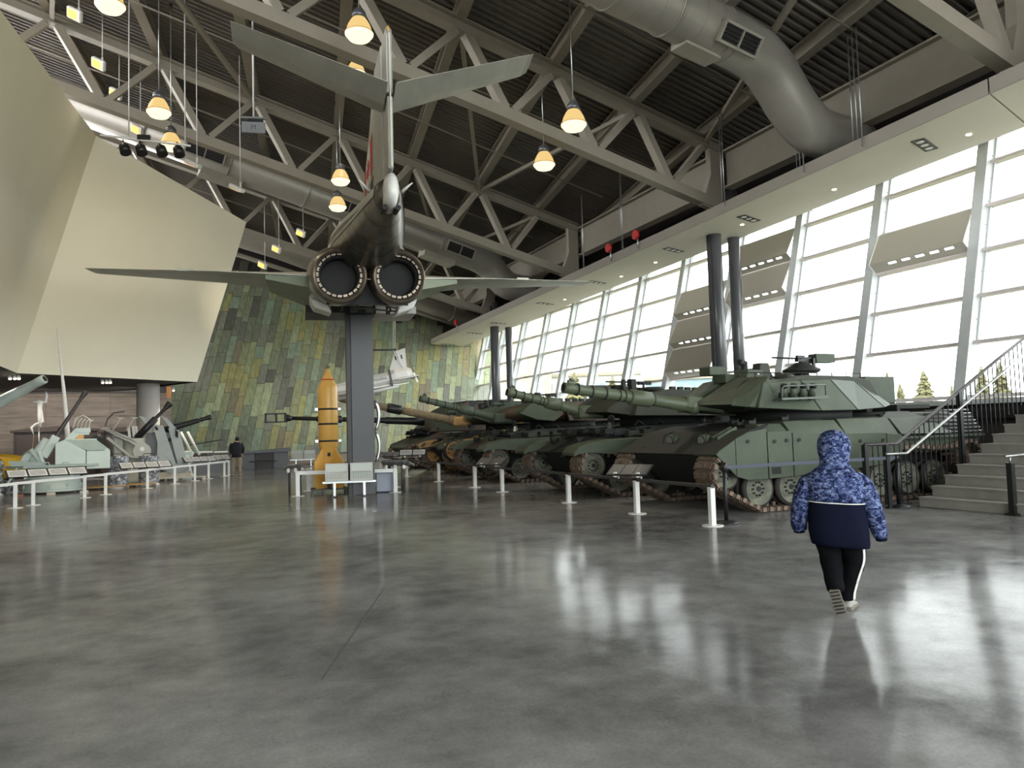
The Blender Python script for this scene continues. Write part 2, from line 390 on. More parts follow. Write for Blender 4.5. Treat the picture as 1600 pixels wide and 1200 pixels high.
rest.build('slate_tiles', TILE, wb, kind='stuff', fix=False)

# ---- concrete wall under the cream volume
wf = struct('wall_left', label='board marked brown concrete wall behind the naval guns', cat='wall')
q = MB()
for i in range(9):
    for k in range(5):
        x1 = -.35-i*2.7; q2 = MB().mm((x1-2.69, 41.6, k*.95+(.0 if k else 0)), (x1, 42.1, k*.95+.94)); q2.build('concrete_panel', 'board_concrete', wf)
MB().mm((-26, 41.75, 0), (-.4, 42.3, 4.9)).build('wall_core', 'dark_wall', wf)
MB().mm((-26, -16, 0), (-25.6, 42, 12)).build('side_wall', 'cream_plaster', wf)
MB().mm((-26, 41.2, 3.95), (-.6, 41.6, 4.5)).build('dark_beam', 'black_metal', wf)

# ---- cream angular volume hanging on the left
P3 = V((.7, 34.6, 4.0)); P4 = V((-5, 30.12, 4.0)); P5 = V((-5, 27.44, 4.0)); P1 = V((-2.66, 29.83, 12.38)); P2 = V((2.7, 34.4, 10.95)); P0 = V((-3.27, 17.53, 10.29))
P6 = V((-5.0, 10.0, 3.2)); P7 = V((-3.6, 10.0, 9.0))
vol = struct('wall_facets', label='cream faceted plaster volume hanging over the gun displays', cat='wall')
def slab(name, pts, d, mat, par):
    q = MB(); n = len(pts); pts = [V(p) for p in pts]; d = V(d)
    q.add(pts+[p+d for p in pts], [tuple(range(n)), tuple(reversed(range(n, 2*n)))]+[(i, (i+1) % n, n+(i+1) % n, n+i) for i in range(n)])
    return q.build(name, mat, par)
slab('right_facet', [P4, P3, P2, P1], V((-.25, .43, .05)), 'cream_plaster', vol)
slab('left_facet', [P6, P5, P4, P1, P0, P7], V((-.5, 0, .05)), 'cream_plaster', vol)
slab('edge_facet', [P3, P3+V((-2.6, 5.2, 0)), P2+V((-2.6, 5.2, 0)), P2], V((-.4, -.1, 0)), 'cream_plaster', vol)
slab('roof_facet', [P1+V((-.2, .4, -.2)), P2+V((-.2, .4, -.2)), P2+V((-2.6, 5.2, 0)), P1+V((-4, 6, 0))], V((0, 0, -.3)), 'cream_plaster', vol)
slab('roof_facet', [P0+V((-.5, 0, -.4)), P1+V((-.5, 0, -.4)), P1+V((-6, 3, -.4)), P0+V((-6, 0, -.4))], V((0, 0, -.3)), 'cream_plaster', vol)
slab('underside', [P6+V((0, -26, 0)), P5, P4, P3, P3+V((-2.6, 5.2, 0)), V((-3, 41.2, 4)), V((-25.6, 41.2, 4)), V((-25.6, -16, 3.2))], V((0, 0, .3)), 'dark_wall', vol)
slab('near_facet', [P6+V((0, -26, 0)), P6, P7, P7+V((0, -26, 0))], V((-.5, 0, 0)), 'cream_plaster', vol)
# round concrete column
cc = thing('concrete_column', 'round pale concrete column under the cream volume', 'column', (-1.2, 35.7, 0))
MB().cyl((0, 0, 0), (0, 0, 4.0), .45, n=32).build('shaft', 'column_concrete', cc); MB().cyl((0, 0, 0), (0, 0, .08), .46, n=32).build('base_ring', 'column_concrete', cc)

# ---- window wall (leans outward)
def WX(z): return 18+.24*(z-1.6)
WROWS = [2.1, 3.47, 4.67, 5.86, 7.05, 8.24]
def topz(y): return 9.02-.022*(y-12)
wr = struct('wall_right', label='dark low wall under the slanted windows', cat='wall')
MB().hexa([(16.9, -16, 0), (17.7, -16, 0), (17.7, 47, 0), (16.9, 47, 0), (17.6, -16, 1.9), (18.3, -16, 1.9), (18.3, 47, 1.9), (17.6, 47, 1.9)]).build('wall_panel', 'dark_wall', wr)
MB().mm((17.3, -16, 1.9), (18.3, 47, 2.02)).build('sill', 'window_alu', wr)
MB().mm((17.2, -16, 1.55), (17.62, 47, 1.75)).build('ledge', 'black_metal', wr)
YM = [12.96-.0+3.24*k for k in range(-9, 12)]   # mullion centres
for i, y in enumerate(YM):
    wn = struct('window_%d' % (i+1), label='tall slanted window bay with stacked panes', cat='window')
    zt = topz(y)
    def q4(z, y0, y1, d0, d1, th):  # bar following the tilt
        return [(WX(z)-d0, y0, z), (WX(z)+d1, y0, z), (WX(z)+d1, y1, z), (WX(z)-d0, y1, z)]
    MB().hexa(q4(1.98, y-.15, y+.15, .3, .12, 0)+q4(zt, y-.15, y+.15, .3, .12, 0)).build('mullion', 'window_alu', wn)
    q = MB()
    z = 2.2
    while z < zt-.2:
        q.cyl((WX(z)-.1, y-.153, z), (WX(z)-.1, y-.158, z), .014, n=6); z += .62
    q.build('screws', 'black_metal', wn)
    if i == len(YM)-1: continue
    rows = [r_ for r_ in WROWS]+[zt-.02]
    for k, z in enumerate(rows):
        hh = .045
        MB().hexa([(WX(z)-.17, y+.15, z-hh), (WX(z)+.1, y+.15, z-hh), (WX(z)+.1, y+3.09, z-hh), (WX(z)-.17, y+3.09, z-hh), (WX(z)-.15, y+.15, z+hh), (WX(z)+.12, y+.15, z+hh), (WX(z)+.12, y+3.09, z+hh), (WX(z)-.15, y+3.09, z+hh)]).build('transom', 'transom_alu', wn)
    for k in range(len(rows)-1):
        a, b_ = rows[k]+.045, rows[k+1]-.045
        if b_-a < .1: continue
        MB().hexa([(WX(a), y+.14, a), (WX(a)+.02, y+.14, a), (WX(a)+.02, y+3.1, a), (WX(a), y+3.1, a), (WX(b_), y+.14, b_), (WX(b_)+.02, y+.14, b_), (WX(b_)+.02, y+3.1, b_), (WX(b_), y+3.1, b_)]).build('pane', 'glass_tinted', wn)
        if i % 1 == 0 and k > 0:
            fr_ = MB()
            for yy in (y+.17, y+3.07): fr_.hexa([(WX(a)-.05, yy-.03, a), (WX(a)+.08, yy-.03, a), (WX(a)+.08, yy+.03, a), (WX(a)-.05, yy+.03, a), (WX(b_)-.05, yy-.03, b_), (WX(b_)+.08, yy-.03, b_), (WX(b_)+.08, yy+.03, b_), (WX(b_)-.05, yy+.03, b_)])
            fr_.build('pane_frame', 'window_alu', wn)
# window shades: bulging fabric boxes with slotted lower lips
def shade(y, k, label):
    a, b_ = WROWS[k], WROWS[k+1]
    t_ = thing('window_shade', label, 'shade', (WX(a)-.17, y+.15, a+.05))
    X = lambda z: WX(z)-WX(a)+.0
    L = 2.94; h = b_-a-.06; top = X(b_)-.02; bx = X(a)+.24*.22-.30
    MB().hexa([(bx, 0, .22), (bx+.02, 0, .22), (bx+.02, L, .22), (bx, L, .22), (top-.05, 0, h), (top-.03, 0, h), (top-.03, L, h), (top-.05, L, h)]).build('panel', 'shade_fabric', t_)
    lp = MB(); ns = 5
    def strip(y0, y1, f0, f1):
        A = V((bx, 0, .22)); B = V((-.02, 0, 0)); p, r_ = A.lerp(B, f0), A.lerp(B, f1)
        lp.hexa([(p.x, y0, p.z), (p.x+.02, y0, p.z-.01), (p.x+.02, y1, p.z-.01), (p.x, y1, p.z), (r_.x, y0, r_.z), (r_.x+.02, y0, r_.z-.01), (r_.x+.02, y1, r_.z-.01), (r_.x, y1, r_.z)])
    strip(0, L, 0, .15); strip(0, L, .42, 1)
    ed = [.0]
    for j in range(ns):
        c = .45+j*.44; strip(ed[-1], c-.13, .15, .42); ed.append(c+.13)
    strip(ed[-1], L, .15, .42)
    lp.build('slotted_lip', 'shade_fabric', t_)
    for yy, nm in ((0, 'end_rib'), (L, 'end_rib')):
        MB().tube([(top-.05, yy, h), (bx-.01, yy, .22), (-.02, yy, 0)], .018, 6).build(nm, 'white', t_)
yb = {round(y, 2): y for y in YM}
ybay = lambda ytop: min(YM, key=lambda y: abs(y-(ytop-3.24)))   # bay whose far mullion edge is near ytop
yA, yB, yC = ybay(26.0), ybay(22.8), ybay(16.3)
shade(yA, 3, 'upper grey shade of the three behind the twin columns')
shade(yA, 2, 'middle grey shade of the three behind the twin columns')
shade(yA, 1, 'lowest grey shade of the three behind the twin columns')
shade(yB, 4, 'upper grey shade just right of the twin columns')
shade(yB, 3, 'lower grey shade just right of the twin columns')
shade(yC, 3, 'lone grey shade in the bay near the stairs')

# ---- soffit strip (trim) along the windows
# outer / inner edges run along Y and drop slightly
def so(y): return 8.17-.0205*(y-12)
SX0, SX1 = 15.3, 17.78
tr_ = struct('trim_1', label='long pale soffit strip above the windows with fascia edge', cat='soffit')
segs = [(-16.5, -15.7), (-3.0, -2.2), (10.0, 10.8), (48.1, 48.8)]
for i in range(3):
    (a0, a1), (b0, b1) = segs[i], segs[i+1]; e = .02
    zz = lambda y: so(y)
    q = MB().hexa([(SX0, a0+e, zz(a0)), (SX1, a1+e, zz(a1)), (SX1, b1-e, zz(b1)), (SX0, b0-e, zz(b0)), (SX0, a0+e, zz(a0)+.06), (SX1, a1+e, zz(a1)+.06), (SX1, b1-e, zz(b1)+.06), (SX0, b0-e, zz(b0)+.06)])
    q.build('soffit_panel', 'soffit_plaster', tr_)
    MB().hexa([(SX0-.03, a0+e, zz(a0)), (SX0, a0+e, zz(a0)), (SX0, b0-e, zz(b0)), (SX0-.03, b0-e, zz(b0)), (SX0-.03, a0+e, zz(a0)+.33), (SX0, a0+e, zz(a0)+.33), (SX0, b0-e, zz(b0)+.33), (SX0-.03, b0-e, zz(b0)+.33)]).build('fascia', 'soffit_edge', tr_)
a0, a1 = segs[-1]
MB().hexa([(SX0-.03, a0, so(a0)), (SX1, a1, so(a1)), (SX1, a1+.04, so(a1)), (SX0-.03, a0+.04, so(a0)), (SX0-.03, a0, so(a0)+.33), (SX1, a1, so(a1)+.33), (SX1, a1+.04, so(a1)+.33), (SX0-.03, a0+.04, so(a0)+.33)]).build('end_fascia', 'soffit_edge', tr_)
# reveal from the soffit edge up to the window head
def rev(ya, yb_):
    return [(SX1, ya, so(ya)), (WX(topz(ya))+.05, ya, topz(ya)-.02), (WX(topz(yb_))+.05, yb_, topz(yb_)-.02), (SX1, yb_, so(yb_)), (SX1, ya, so(ya)+.06), (WX(topz(ya))+.05, ya, topz(ya)+.1), (WX(topz(yb_))+.05, yb_, topz(yb_)+.1), (SX1, yb_, so(yb_)+.06)]
MB().hexa(rev(-15.5, 48.9)).build('window_head_reveal', 'soffit_plaster', tr_)
# roof edge wall over the window head closes the hall
MB().hexa([(19.85, -16, 9.7), (20.1, -16, 9.7), (20.1, 52, 8.2), (19.7, 52, 8.2), (19.75, -16, 12.4), (20.1, -16, 12.4), (20.1, 52, 11.6), (19.75, 52, 11.6)]).build('upper_wall', 'dark_wall', wr)
# recessed triple downlights and small round lights in the soffit
def downlight(x, y, lab):
    t_ = thing('downlight', lab, 'light', (x, y, so(y)-.004), math.atan(.37))
    q = MB(); L, W_ = 1.0, .3
    for a in ((-L/2, -W_/2, L/2, -W_/2+.03), (-L/2, W_/2-.03, L/2, W_/2), (-L/2, -W_/2, -L/2+.03, W_/2), (L/2-.03, -W_/2, L/2, W_/2)): q.mm((a[0], a[1], -.012), (a[2], a[3], .0))
    q.build('frame', 'black_metal', t_)
    MB().mm((-L/2+.03, -W_/2+.03, -.004), (L/2-.03, W_/2-.03, .0)).build('tray', 'sign_grey', t_)
    for j in (-1, 0, 1):
        MB().cyl((j*.31, 0, -.004), (j*.31, 0, -.02), .085, n=14).build('lamp', 'white', t_)
        MB().mm((j*.31-.17, -.12, -.012), (j*.31-.12, .12, -.004)).build('divider', 'black_metal', t_)
for i, y in enumerate([12.4, 18.6, 22.6, 28.2, 33.2, 39.2, 43.0, 48.0]):
    downlight(16.45, y, ['slotted triple downlight nearest the stairs in the soffit', 'second slotted downlight along the soffit from the stairs', 'third slotted downlight along the soffit, just past the near columns', 'fourth slotted downlight along the soffit from the stairs', 'fifth slotted downlight along the soffit from the stairs', 'sixth slotted downlight along the soffit, before the far columns', 'slotted downlight just beyond the far twin columns', 'slotted downlight at the far end of the soffit'][i])
for i, (x, y) in enumerate([(16.9, 11.6), (16.9, 15.6), (16.7, 19.2), (16.9, 24.4), (16.9, 26.9), (16.9, 32.0)]):
    q = MB().cyl((0, 0, 0), (0, 0, -.02), .06, n=12).build('round_downlight', 'spot_face', loc=(x, y, so(y))); tag(q, ['small round light in soffit above the stairs', 'small round light in soffit right of the near twin columns', 'small round light in soffit beside the near twin columns', 'small round light in soffit left of the near twin columns', 'small round light in soffit at the wing tip', 'small round light in soffit beyond the wing tip'][i], 'light')

# ---- round steel columns in pairs
def twin(x, y, la, lb, ztop):
    for dx, dy, lab in ((0, 0, la), (.9, .15, lb)):
        t_ = thing('steel_column', lab, 'column', (x+dx, y+dy, 0), 0)
        MB().cyl((0, 0, 0), (0, 0, ztop), .2, n=28).build('shaft', 'column_grey', t_)
        MB().cyl((0, 0, 0), (0, 0, .04), .3, n=20).build('base_plate', 'column_grey', t_)
    q = MB().mm((x-.25, y-.02, 0), (x-.19, y+.16, ztop-.2)).build('column_flange', 'black_metal'); tag(q, 'thin black steel plate '+('beside the near twin columns' if y < 30 else 'beside the far twin columns'), 'plate')
twin(16.65, 20.5, 'left column of the near dark grey twin pair', 'right column of the near dark grey twin pair', 9.6)
twin(16.75, 40.4, 'left column of the far dark grey twin pair', 'right column of the far dark grey twin pair', 9.0)

# ================================================================ ROOF
AZ = math.radians(80); TD = V((math.sin(AZ), math.cos(AZ), 0)); tk = 1/math.tan(AZ)
def slope(s): 
    pts = [(-12, .02), (0, .06), (10.2, .10), (20.4, .155), (30.6, .20), (40.8, .218), (51, .23), (62, .24)]
    for (a, va), (b_, vb) in zip(pts, pts[1:]):
        if s <= b_: return va+(vb-va)*(s-a)/(b_-a)
    return .24
def z0(s): return 11.02-.01*max(0, s-20)-.0*s
def ty(s, x): return s-(16.8-x)*math.cos(AZ)/math.sin(AZ)
def ztop_(s, x): return z0(s)+slope(s)*(16.5-x)
def zbot(s, x):
    d = {10.2: (8.98, .09), 20.4: (9.0, .165), 30.6: (8.65, .208), 40.8: (8.46, .228)}
    if s in d: a, k = d[s]; return a+k*(16.4-x)-(.006*max(0, 8-x)**1.3 if s == 20.4 else 0)
    return ztop_(s, x)-2.1
SV = [-10.2, 0, 10.2, 20.4, 30.6, 40.8, 51.0]
ceil = struct('ceiling', label='dark corrugated steel roof deck on secondary beams', cat='ceiling')
# corrugated deck: ribs parallel to the trusses
dk = MB(); xs = [22, 16.5, 10, 3.5, -3, -10, -27]
vs = []; pr = [(0, 0), (.075, 0), (.11, .075), (.185, .075), (.22, 0)]
s = -14.; rows_ = []
while s < 56:
    for ds, dz in pr[:-1]: rows_.append((s+ds*1.25, dz))
    s += .22*1.25
nx = len(xs)
for s_, dz in rows_:
    for x in xs: vs.append((x, ty(s_, x), ztop_(s_, x)+.62+dz))
fs = [(i*nx+j, i*nx+j+1, (i+1)*nx+j+1, (i+1)*nx+j) for i in range(len(rows_)-1) for j in range(nx-1)]
dk.add(vs, fs); dk.build('roof_deck', 'roof_deck', ceil, fix=False)
MB().add([(22, ty(-14, 22), 14.6), (-27, ty(-14, -27), 18), (-27, ty(56, -27), 24), (22, ty(56, 22), 13.5)], [(0, 1, 2, 3)]).build('roof_top', 'roof_deck', ceil, fix=False)

tl = {10.2: 'grey steel roof truss crossing the top right corner', 20.4: 'nearest full grey roof truss, landing on the near twin columns', 30.6: 'second grey roof truss, crossing behind the tail fin', 40.8: 'third grey roof truss, above the jet nozzles, partly behind a round duct', 0: 'grey roof truss overhead behind the camera', 51.0: 'farthest grey roof truss above the slate wall'}
def node_x(s, k, top): 
    j = (s-20.4)/10.2; x = 10.05+1.7*j+3.08*k
    return x if top else x+1.45
for s in (10.2, 20.4, 30.6, 40.8):
    xl = -12 if s > 15 else 4
    t_ = thing('roof_truss', tl[s], 'truss', (16.6, ty(s, 16.6), 8.9), 0, 'grey steel roof trusses'); O = V(t_.location)
    P_ = lambda x, z: V((x, ty(s, x), z))-O
    q = MB()
    xs2 = [16.9, 8, xl]
    for a, b_ in zip(xs2, xs2[1:]):
        q.hbeam(P_(a, ztop_(s, a)), P_(b_, ztop_(s, b_)), .36, .36, .05)
    q.build('top_chord', 'roof_steel', t_)
    q = MB()
    for a, b_ in zip([16.6, 8, xl], [8, xl]): q.beam(P_(a, zbot(s, a)), P_(b_, zbot(s, b_)), .34, .34)
    q.build('bottom_chord', 'roof_steel', t_)
    for k in range(-8, 3):
        xt = node_x(s, k, True); xb = node_x(s, k, False); xt2 = node_x(s, k+1, True)
        if xb < xl+.5 or xb > 16.2: continue
        if xt > xl: MB().beam(P_(xt+.15, ztop_(s, xt)-.18), P_(xb-.12, zbot(s, xb)+.17), .26, .24).build('diagonal', 'roof_steel', t_)
        if xt2 < 17.2: MB().beam(P_(xb+.12, zbot(s, xb)+.17), P_(min(xt2-.15, 16.5), ztop_(s, xt2)-.18), .22, .2).build('diagonal', 'roof_steel', t_)
    MB().prism([(15.9, zbot(s, 15.9)-.2), (16.9, zbot(s, 16.9)-.25), (16.9, ztop_(s, 16.9)+.1), (16.35, ztop_(s, 16.35)+.1), (16.35, zbot(s, 16)+.9)], lambda u, v, w_: V((u, ty(s, u)+w_, v))-O, -.12, .12).build('gusset_plate', 'roof_steel', t_)
# secondary beams node to node, perpendicular to the trusses
for k in range(-8, 4):
    for s in SV[:-1]:
        xa = node_x(s, k, True); xb = node_x(s+10.2, k, True)
        if xa > 18.5 or xa < -14: continue
        MB().hbeam((xa, ty(s, xa), ztop_(s, xa)+.36), (xb, ty(s+10.2, xb), ztop_(s+10.2, xb)+.36), .3, .42, .04).build('roof_beam', 'roof_steel', ceil)
# thin wind brace rods
for (s, k, s2, k2) in [(20.4, -1, 30.6, 0), (30.6, 0, 20.4, 1), (30.6, -3, 20.4, -4), (20.4, -4, 30.6, -5), (30.6, -1, 40.8, 0), (40.8, 0, 30.6, 1), (10.2, 1, 20.4, 2)]:
    xa = node_x(s, k, True); xb = node_x(s2, k2, True)
    MB().beam((xa, ty(s, xa), ztop_(s, xa)-.05), (xb, ty(s2, xb), ztop_(s2, xb)-.05), .13, .13).build('brace_rod', 'roof_steel', ceil)
# sprinkler pipes parallel to the trusses
for s in (13.5, 17.3, 23.2, 26.8, 33.5, 37.4, 44.0):
    q = MB().cyl((16, ty(s, 16), ztop_(s, 16)+.02), (-12, ty(s, -12), ztop_(s, -12)+.02), .03, n=6); q.build('sprinkler_pipe', 'roof_steel', ceil)
# edge girder along the trusses' feet
for a, b_ in ((-10.2, 0), (0, 10.2), (10.2, 20.4), (20.4, 30.6), (30.6, 40.8), (40.8, 50)):
    za, zb = 10.2, 10.2-(.05 if b_ > 20 else 0)
    t_ = MB().hbeam((17.0, a+.25, 10.2), (17.0, b_-.25, zb), .42, 1.3, .06).build('edge_girder', 'roof_steel', ceil)
for i, (y, n_) in enumerate([(8, 4), (13.1, 3), (15, 3), (18.2, 2), (24, 2), (27, 2)]):
    for j in range(n_): MB().cyl((15.2+.1*j, y+.22*j, 8.2), (15.2+.1*j, y+.22*j, 11.2), .018, n=6).build('hanger_rod', 'steel', ceil)
for i, y in enumerate((23.0, 24.9, 42.6)):
    t_ = thing('alarm_bell', ['red round alarm on the soffit ledge, right one of the near two', 'red round alarm on the soffit ledge, left one of the near two', 'red round alarm on the far end of the soffit ledge'][i], 'alarm', (15.2, y, so(y)+.06))
    MB().cyl((0, 0, 0), (0, 0, .45), .03, n=8).build('post', 'steel', t_)
    MB().cyl((-.02, 0, .5), (-.14, 0, .5), .17, n=18).build('bell', 'alarm_red', t_)
# back wall behind the camera, its glazing added as fill light
bw = struct('wall_front', label='wall behind the camera', cat='wall')
for a in ((-26, 0, 20, .9), (-26, 10.5, 20, 16), (-26, .9, -23, 10.5), (17, .9, 20, 10.5)): MB().mm((a[0], -16.4, a[1]), (a[2], -16, a[3])).build('wall_panel', 'cream_plaster', bw)
for i in range(11): MB().mm((-23+4*i-.1, -16.3, .9), (-23+4*i+.1, -16.05, 10.5)).build('mullion', 'window_alu', bw)
for i in range(10): MB().mm((-23+4*i+.1, -16.2, .9), (-23+4*i+3.9, -16.18, 10.5)).build('pane', 'glass_pane', bw)

# ---- ducts
def duct(name, label, pts, r_, mat, joints, grp=None):
    o = V(pts[0]); t_ = thing(name, label, 'duct', o, 0, grp)
    MB().tube([V(p)-o for p in pts], r_, 26).build('pipe', mat, t_)
    for a, b_ in zip(pts, pts[1:]):
        a, b_ = V(a), V(b_); L = (b_-a).length
        if L < 2.2: continue
        k = int(L/joints)
        for i in range(1, k+1):
            p = a.lerp(b_, i/(k+.5)); d = (b_-a).normalized()
            MB().cyl(p-d*.03-o, p+d*.03-o, r_+.025, n=26).build('joint_band', mat, t_)
    return t_
def grille(t_, p, nrm, along, L, H, mat='duct_paint', R0=.69):
    """diffuser box with louvre slats on the duct; nrm = outward, along = long direction"""
    nrm = V(nrm).normalized(); p = V(p)+nrm*R0-V(t_.location); al = V(along).normalized(); up = nrm.cross(al).normalized()
    R_ = Matrix((al, up, nrm)).transposed()
    g_ = MB()
    for (cx, cy, dx, dy) in ((0, H/2, L, .06), (0, -H/2, L, .06), (-L/2, 0, .06, H+.06), (L/2, 0, .06, H+.06), (0, 0, .04, H)): g_.box(p+R_ @ V((cx, cy, .0)), (dx, dy, .14), R_)
    b2 = g_.build('grille_frame', mat, t_)
    MB().box(p-nrm*.06, (L*.98, H*.98, .14), R_).build('grille_back', 'deep_black', t_)  # black sheet stands in for the shaded inside of the duct
    for k in range(5):
        MB().box(p+R_ @ V((0, -H/2+H*(k+.5)/5, .03)), (L-.06, .012, .04), R_).build('louvre', 'rail_dark', b2)
def spl(pts, n=6):
    out = []; P_ = [V(p) for p in pts]
    for i in range(len(P_)-1):
        a = P_[max(i-1, 0)]; b_ = P_[i]; c = P_[i+1]; d = P_[min(i+2, len(P_)-1)]
        for k in range(n):
            u = k/n; out.append(.5*((2*b_)+(c-a)*u+(2*a-5*b_+4*c-d)*u*u+(3*b_-a-3*c+d)*u**3))
    return out+[P_[-1]]
s = 15.0
D1 = [V((x, ty(s, x), z)) for x, z in ((2.0, 11.75), (12.6, 10.85))]
bend = spl([V((12.6, ty(s, 12.6), 10.85)), V((13.3, ty(s, 13.3), 10.7)), V((13.85, ty(s, 13.85), 10.35)), V((14.35, ty(s, 14.35), 9.85)), V((14.95, ty(s, 15), 9.42)), V((15.6, ty(s, 15.6), 9.22)), V((17.3, ty(s, 17.3), 9.25))], 3)
d1 = duct('air_duct', 'big round metal duct with elbow at the top right', [D1[0], D1[1]]+bend[1:], .62, 'duct_metal', 1.6)
for i in range(16):
    p = D1[0].lerp(D1[1], .12+i*.055); d = (D1[1]-D1[0]).normalized()
    MB().cyl(p-d*.008-D1[0], p+d*.008-D1[0], .627, n=26).build('seam_ring', 'duct_metal', d1)
ddir = (D1[1]-D1[0]).normalized()
grille(d1, V((12.0, ty(s, 12.0), 10.9)), (.0, -.82, -.5), ddir, 1.25, .44)
grille(d1, V((7.6, ty(s, 7.6), 11.28)), (.0, -.82, -.5), ddir, 1.25, .44)
for x in (6.9, 11.2):
    MB().box(V((x, ty(s, x)+.15, 10.62-.083*(x-11)-.1))-D1[0], (1.15, .5, .42), Matrix((ddir, V((0, 0, 1)).cross(ddir).normalized(), ddir.cross(V((0, 0, 1)).cross(ddir).normalized()))).transposed()).build('outlet_box', 'duct_paint', d1)
s = 36.0
A2 = V((-4.5, ty(s, -4.5), 14.7)); B2 = V((13.2, ty(s, 13.2), 10.55)); dd = (B2-A2).normalized()
bend = spl([B2, V((14.4, ty(s, 14.4), 10.1)), V((15.0, ty(s, 15.0), 9.5)), V((15.7, ty(s, 15.7), 9.05)), V((17.0, ty(s, 17.0), 8.95))], 5)
d2 = duct('air_duct', 'long round metal duct running behind the jet between trusses', [A2, B2]+bend[1:], .72, 'duct_metal', 3.1)
for x in (1.0, 7.0, 12.6):
    zc = 14.7-(x+4.5)*.2345
    grille(d2, V((x, ty(s, x), zc)), (0, -.9, -.3), dd, 1.5, .5, R0=.8)
for x in (1.6, 7.6, 11.6):
    zc = 14.7-(x+4.5)*.2345
    MB().box(V((x, ty(s, x)+.1, zc-.8))-A2, (1.7, .7, .36), Matrix((dd, V((0, 0, 1)).cross(dd).normalized(), dd.cross(V((0, 0, 1)).cross(dd).normalized()))).transposed()).build('outlet_box', 'duct_paint', d2)
s = 45.2
duct('air_duct', 'dark round duct along the top of the slate wall', [V((-6, ty(s, -6), 14.2)), V((5, ty(s, 5), 11.9)), V((12, ty(s, 12), 9.95)), V((17.5, ty(s, 17.5), 8.6))], .5, 'duct_paint', 4)
q = MB().cyl((-6, ty(46.2, -6)-2.2, 13.2), (17.6, ty(46.2, 17.6)-.2, 8.15), .12, n=10).build('roof_pipe', 'roof_steel'); tag(q, 'thin pipe along the top edge of the slate wall', 'pipe')

# ================================================================ TANKS (pointing to -X, local x runs to the rear, y<0 is the side near the camera)
def wheel_mesh(r=.31, wd=.28, tan=False):
    """road wheel facing -y, returned as three meshes: tyre, disc, hub"""
    a = MB().lathe((0, .0, 0), (0, wd, 0), [(0, r*.84), (0, r), (.42, r), (.46, r*.86), (.54, r*.86), (.58, r), (1, r), (1, r*.84)], 28, cap=False)
    b_ = MB().lathe((0, -.012, 0), (0, .14, 0), [(0, r*.86), (0, r*.82), (.7, r*.76), (.75, r*.52), (.35, r*.5), (.3, r*.24), (.1, r*.2), (.1, .01)], 28, cap=False)
    c = MB().cyl((0, -.02, 0), (0, .06, 0), r*.13, r*.2, 14)
    for k in range(10):
        an = 2*math.pi*k/10; c.cyl((math.cos(an)*r*.36, .0, math.sin(an)*r*.36), (math.cos(an)*r*.36, .03, math.sin(an)*r*.36), .018, n=6)
    return a, b_, c
def make_wheel_meshes(matname):
    out = []
    for mb, nm, mt in zip(wheel_mesh(), ('tyre', 'wheel_disc', 'hub'), ('rubber', matname, 'tank_dark' if matname == 'wheel_green' else matname)):
        o = mb.build(nm, mt); out.append(o.data); bpy.data.objects.remove(o)
    return out
WM = {k: make_wheel_meshes(k) for k in ('wheel_green', 'wheel_tan')}
def put_wheel(t_, x, y, z, key, sc_=1., flip=False, nm='road_wheel'):
    ms = WM[key]; o = bpy.data.objects.new(nm, ms[0]); COL.objects.link(o); o.parent = t_; o.location = (x, y, z); o.scale = (sc_, 1, sc_)
    if flip: o.rotation_euler = (0, 0, math.pi)
    for m_, n_ in ((ms[1], 'wheel_disc'), (ms[2], 'hub')):
        c = bpy.data.objects.new(n_, m_); COL.objects.link(c); c.parent = o
    return o
def track_path(step, fx=.55, fz=.74, fr=.36, x0=1.2, x1=5.75, rx=6.75, rz=.74, rr=.37, zg=.055, ztop=1.02):
    pts = []
    def arc(cx, cz, r_, a0, a1, n=14):
        for i in range(n+1):
            a = a0+(a1-a0)*i/n; pts.append((cx+r_*math.cos(a), cz+r_*math.sin(a)))
    arc(fx, fz, fr, math.radians(85), math.radians(222))
    pts.append((x0, zg)); pts.append((x1, zg))
    arc(rx, rz, rr, math.radians(-48), math.radians(90))
    for i in range(1, 12):
        x = rx+(fx-rx)*i/12; pts.append((x, ztop+.03*math.cos(i*1.9)))
    pts.append(pts[0])
    L = [0]
    for a, b_ in zip(pts, pts[1:]): L.append(L[-1]+math.hypot(b_[0]-a[0], b_[1]-a[1]))
    n = int(L[-1]/step); out = []; j = 0
    for i in range(n):
        d = L[-1]*i/n
        while L[j+1] < d: j += 1
        f = (d-L[j])/(L[j+1]-L[j]); p = (pts[j][0]+(pts[j+1][0]-pts[j][0])*f, pts[j][1]+(pts[j+1][1]-pts[j][1])*f)
        a = math.atan2(pts[j+1][1]-pts[j][1], pts[j+1][0]-pts[j][0]); out.append((p, a))
    return out
def link_mb(w_=.55, st=.155):
    q = MB(); q.box((0, w_/2, 0), (st*.86, w_, .06)); q.box((0, w_*.28, -.035), (st*.62, w_*.36, .035)); q.box((0, w_*.72, -.035), (st*.62, w_*.36, .035))
    q.box((0, w_/2, .06), (.06, .05, .08)); q.box((0, -.012, 0), (st*.55, .05, .075)); q.box((st*.5, w_*.5, 0), (st*.3, w_*.82, .035)); return q
_l = link_mb().build('track_link', ['rust_track']); LINK = _l.data; bpy.data.objects.remove(_l)
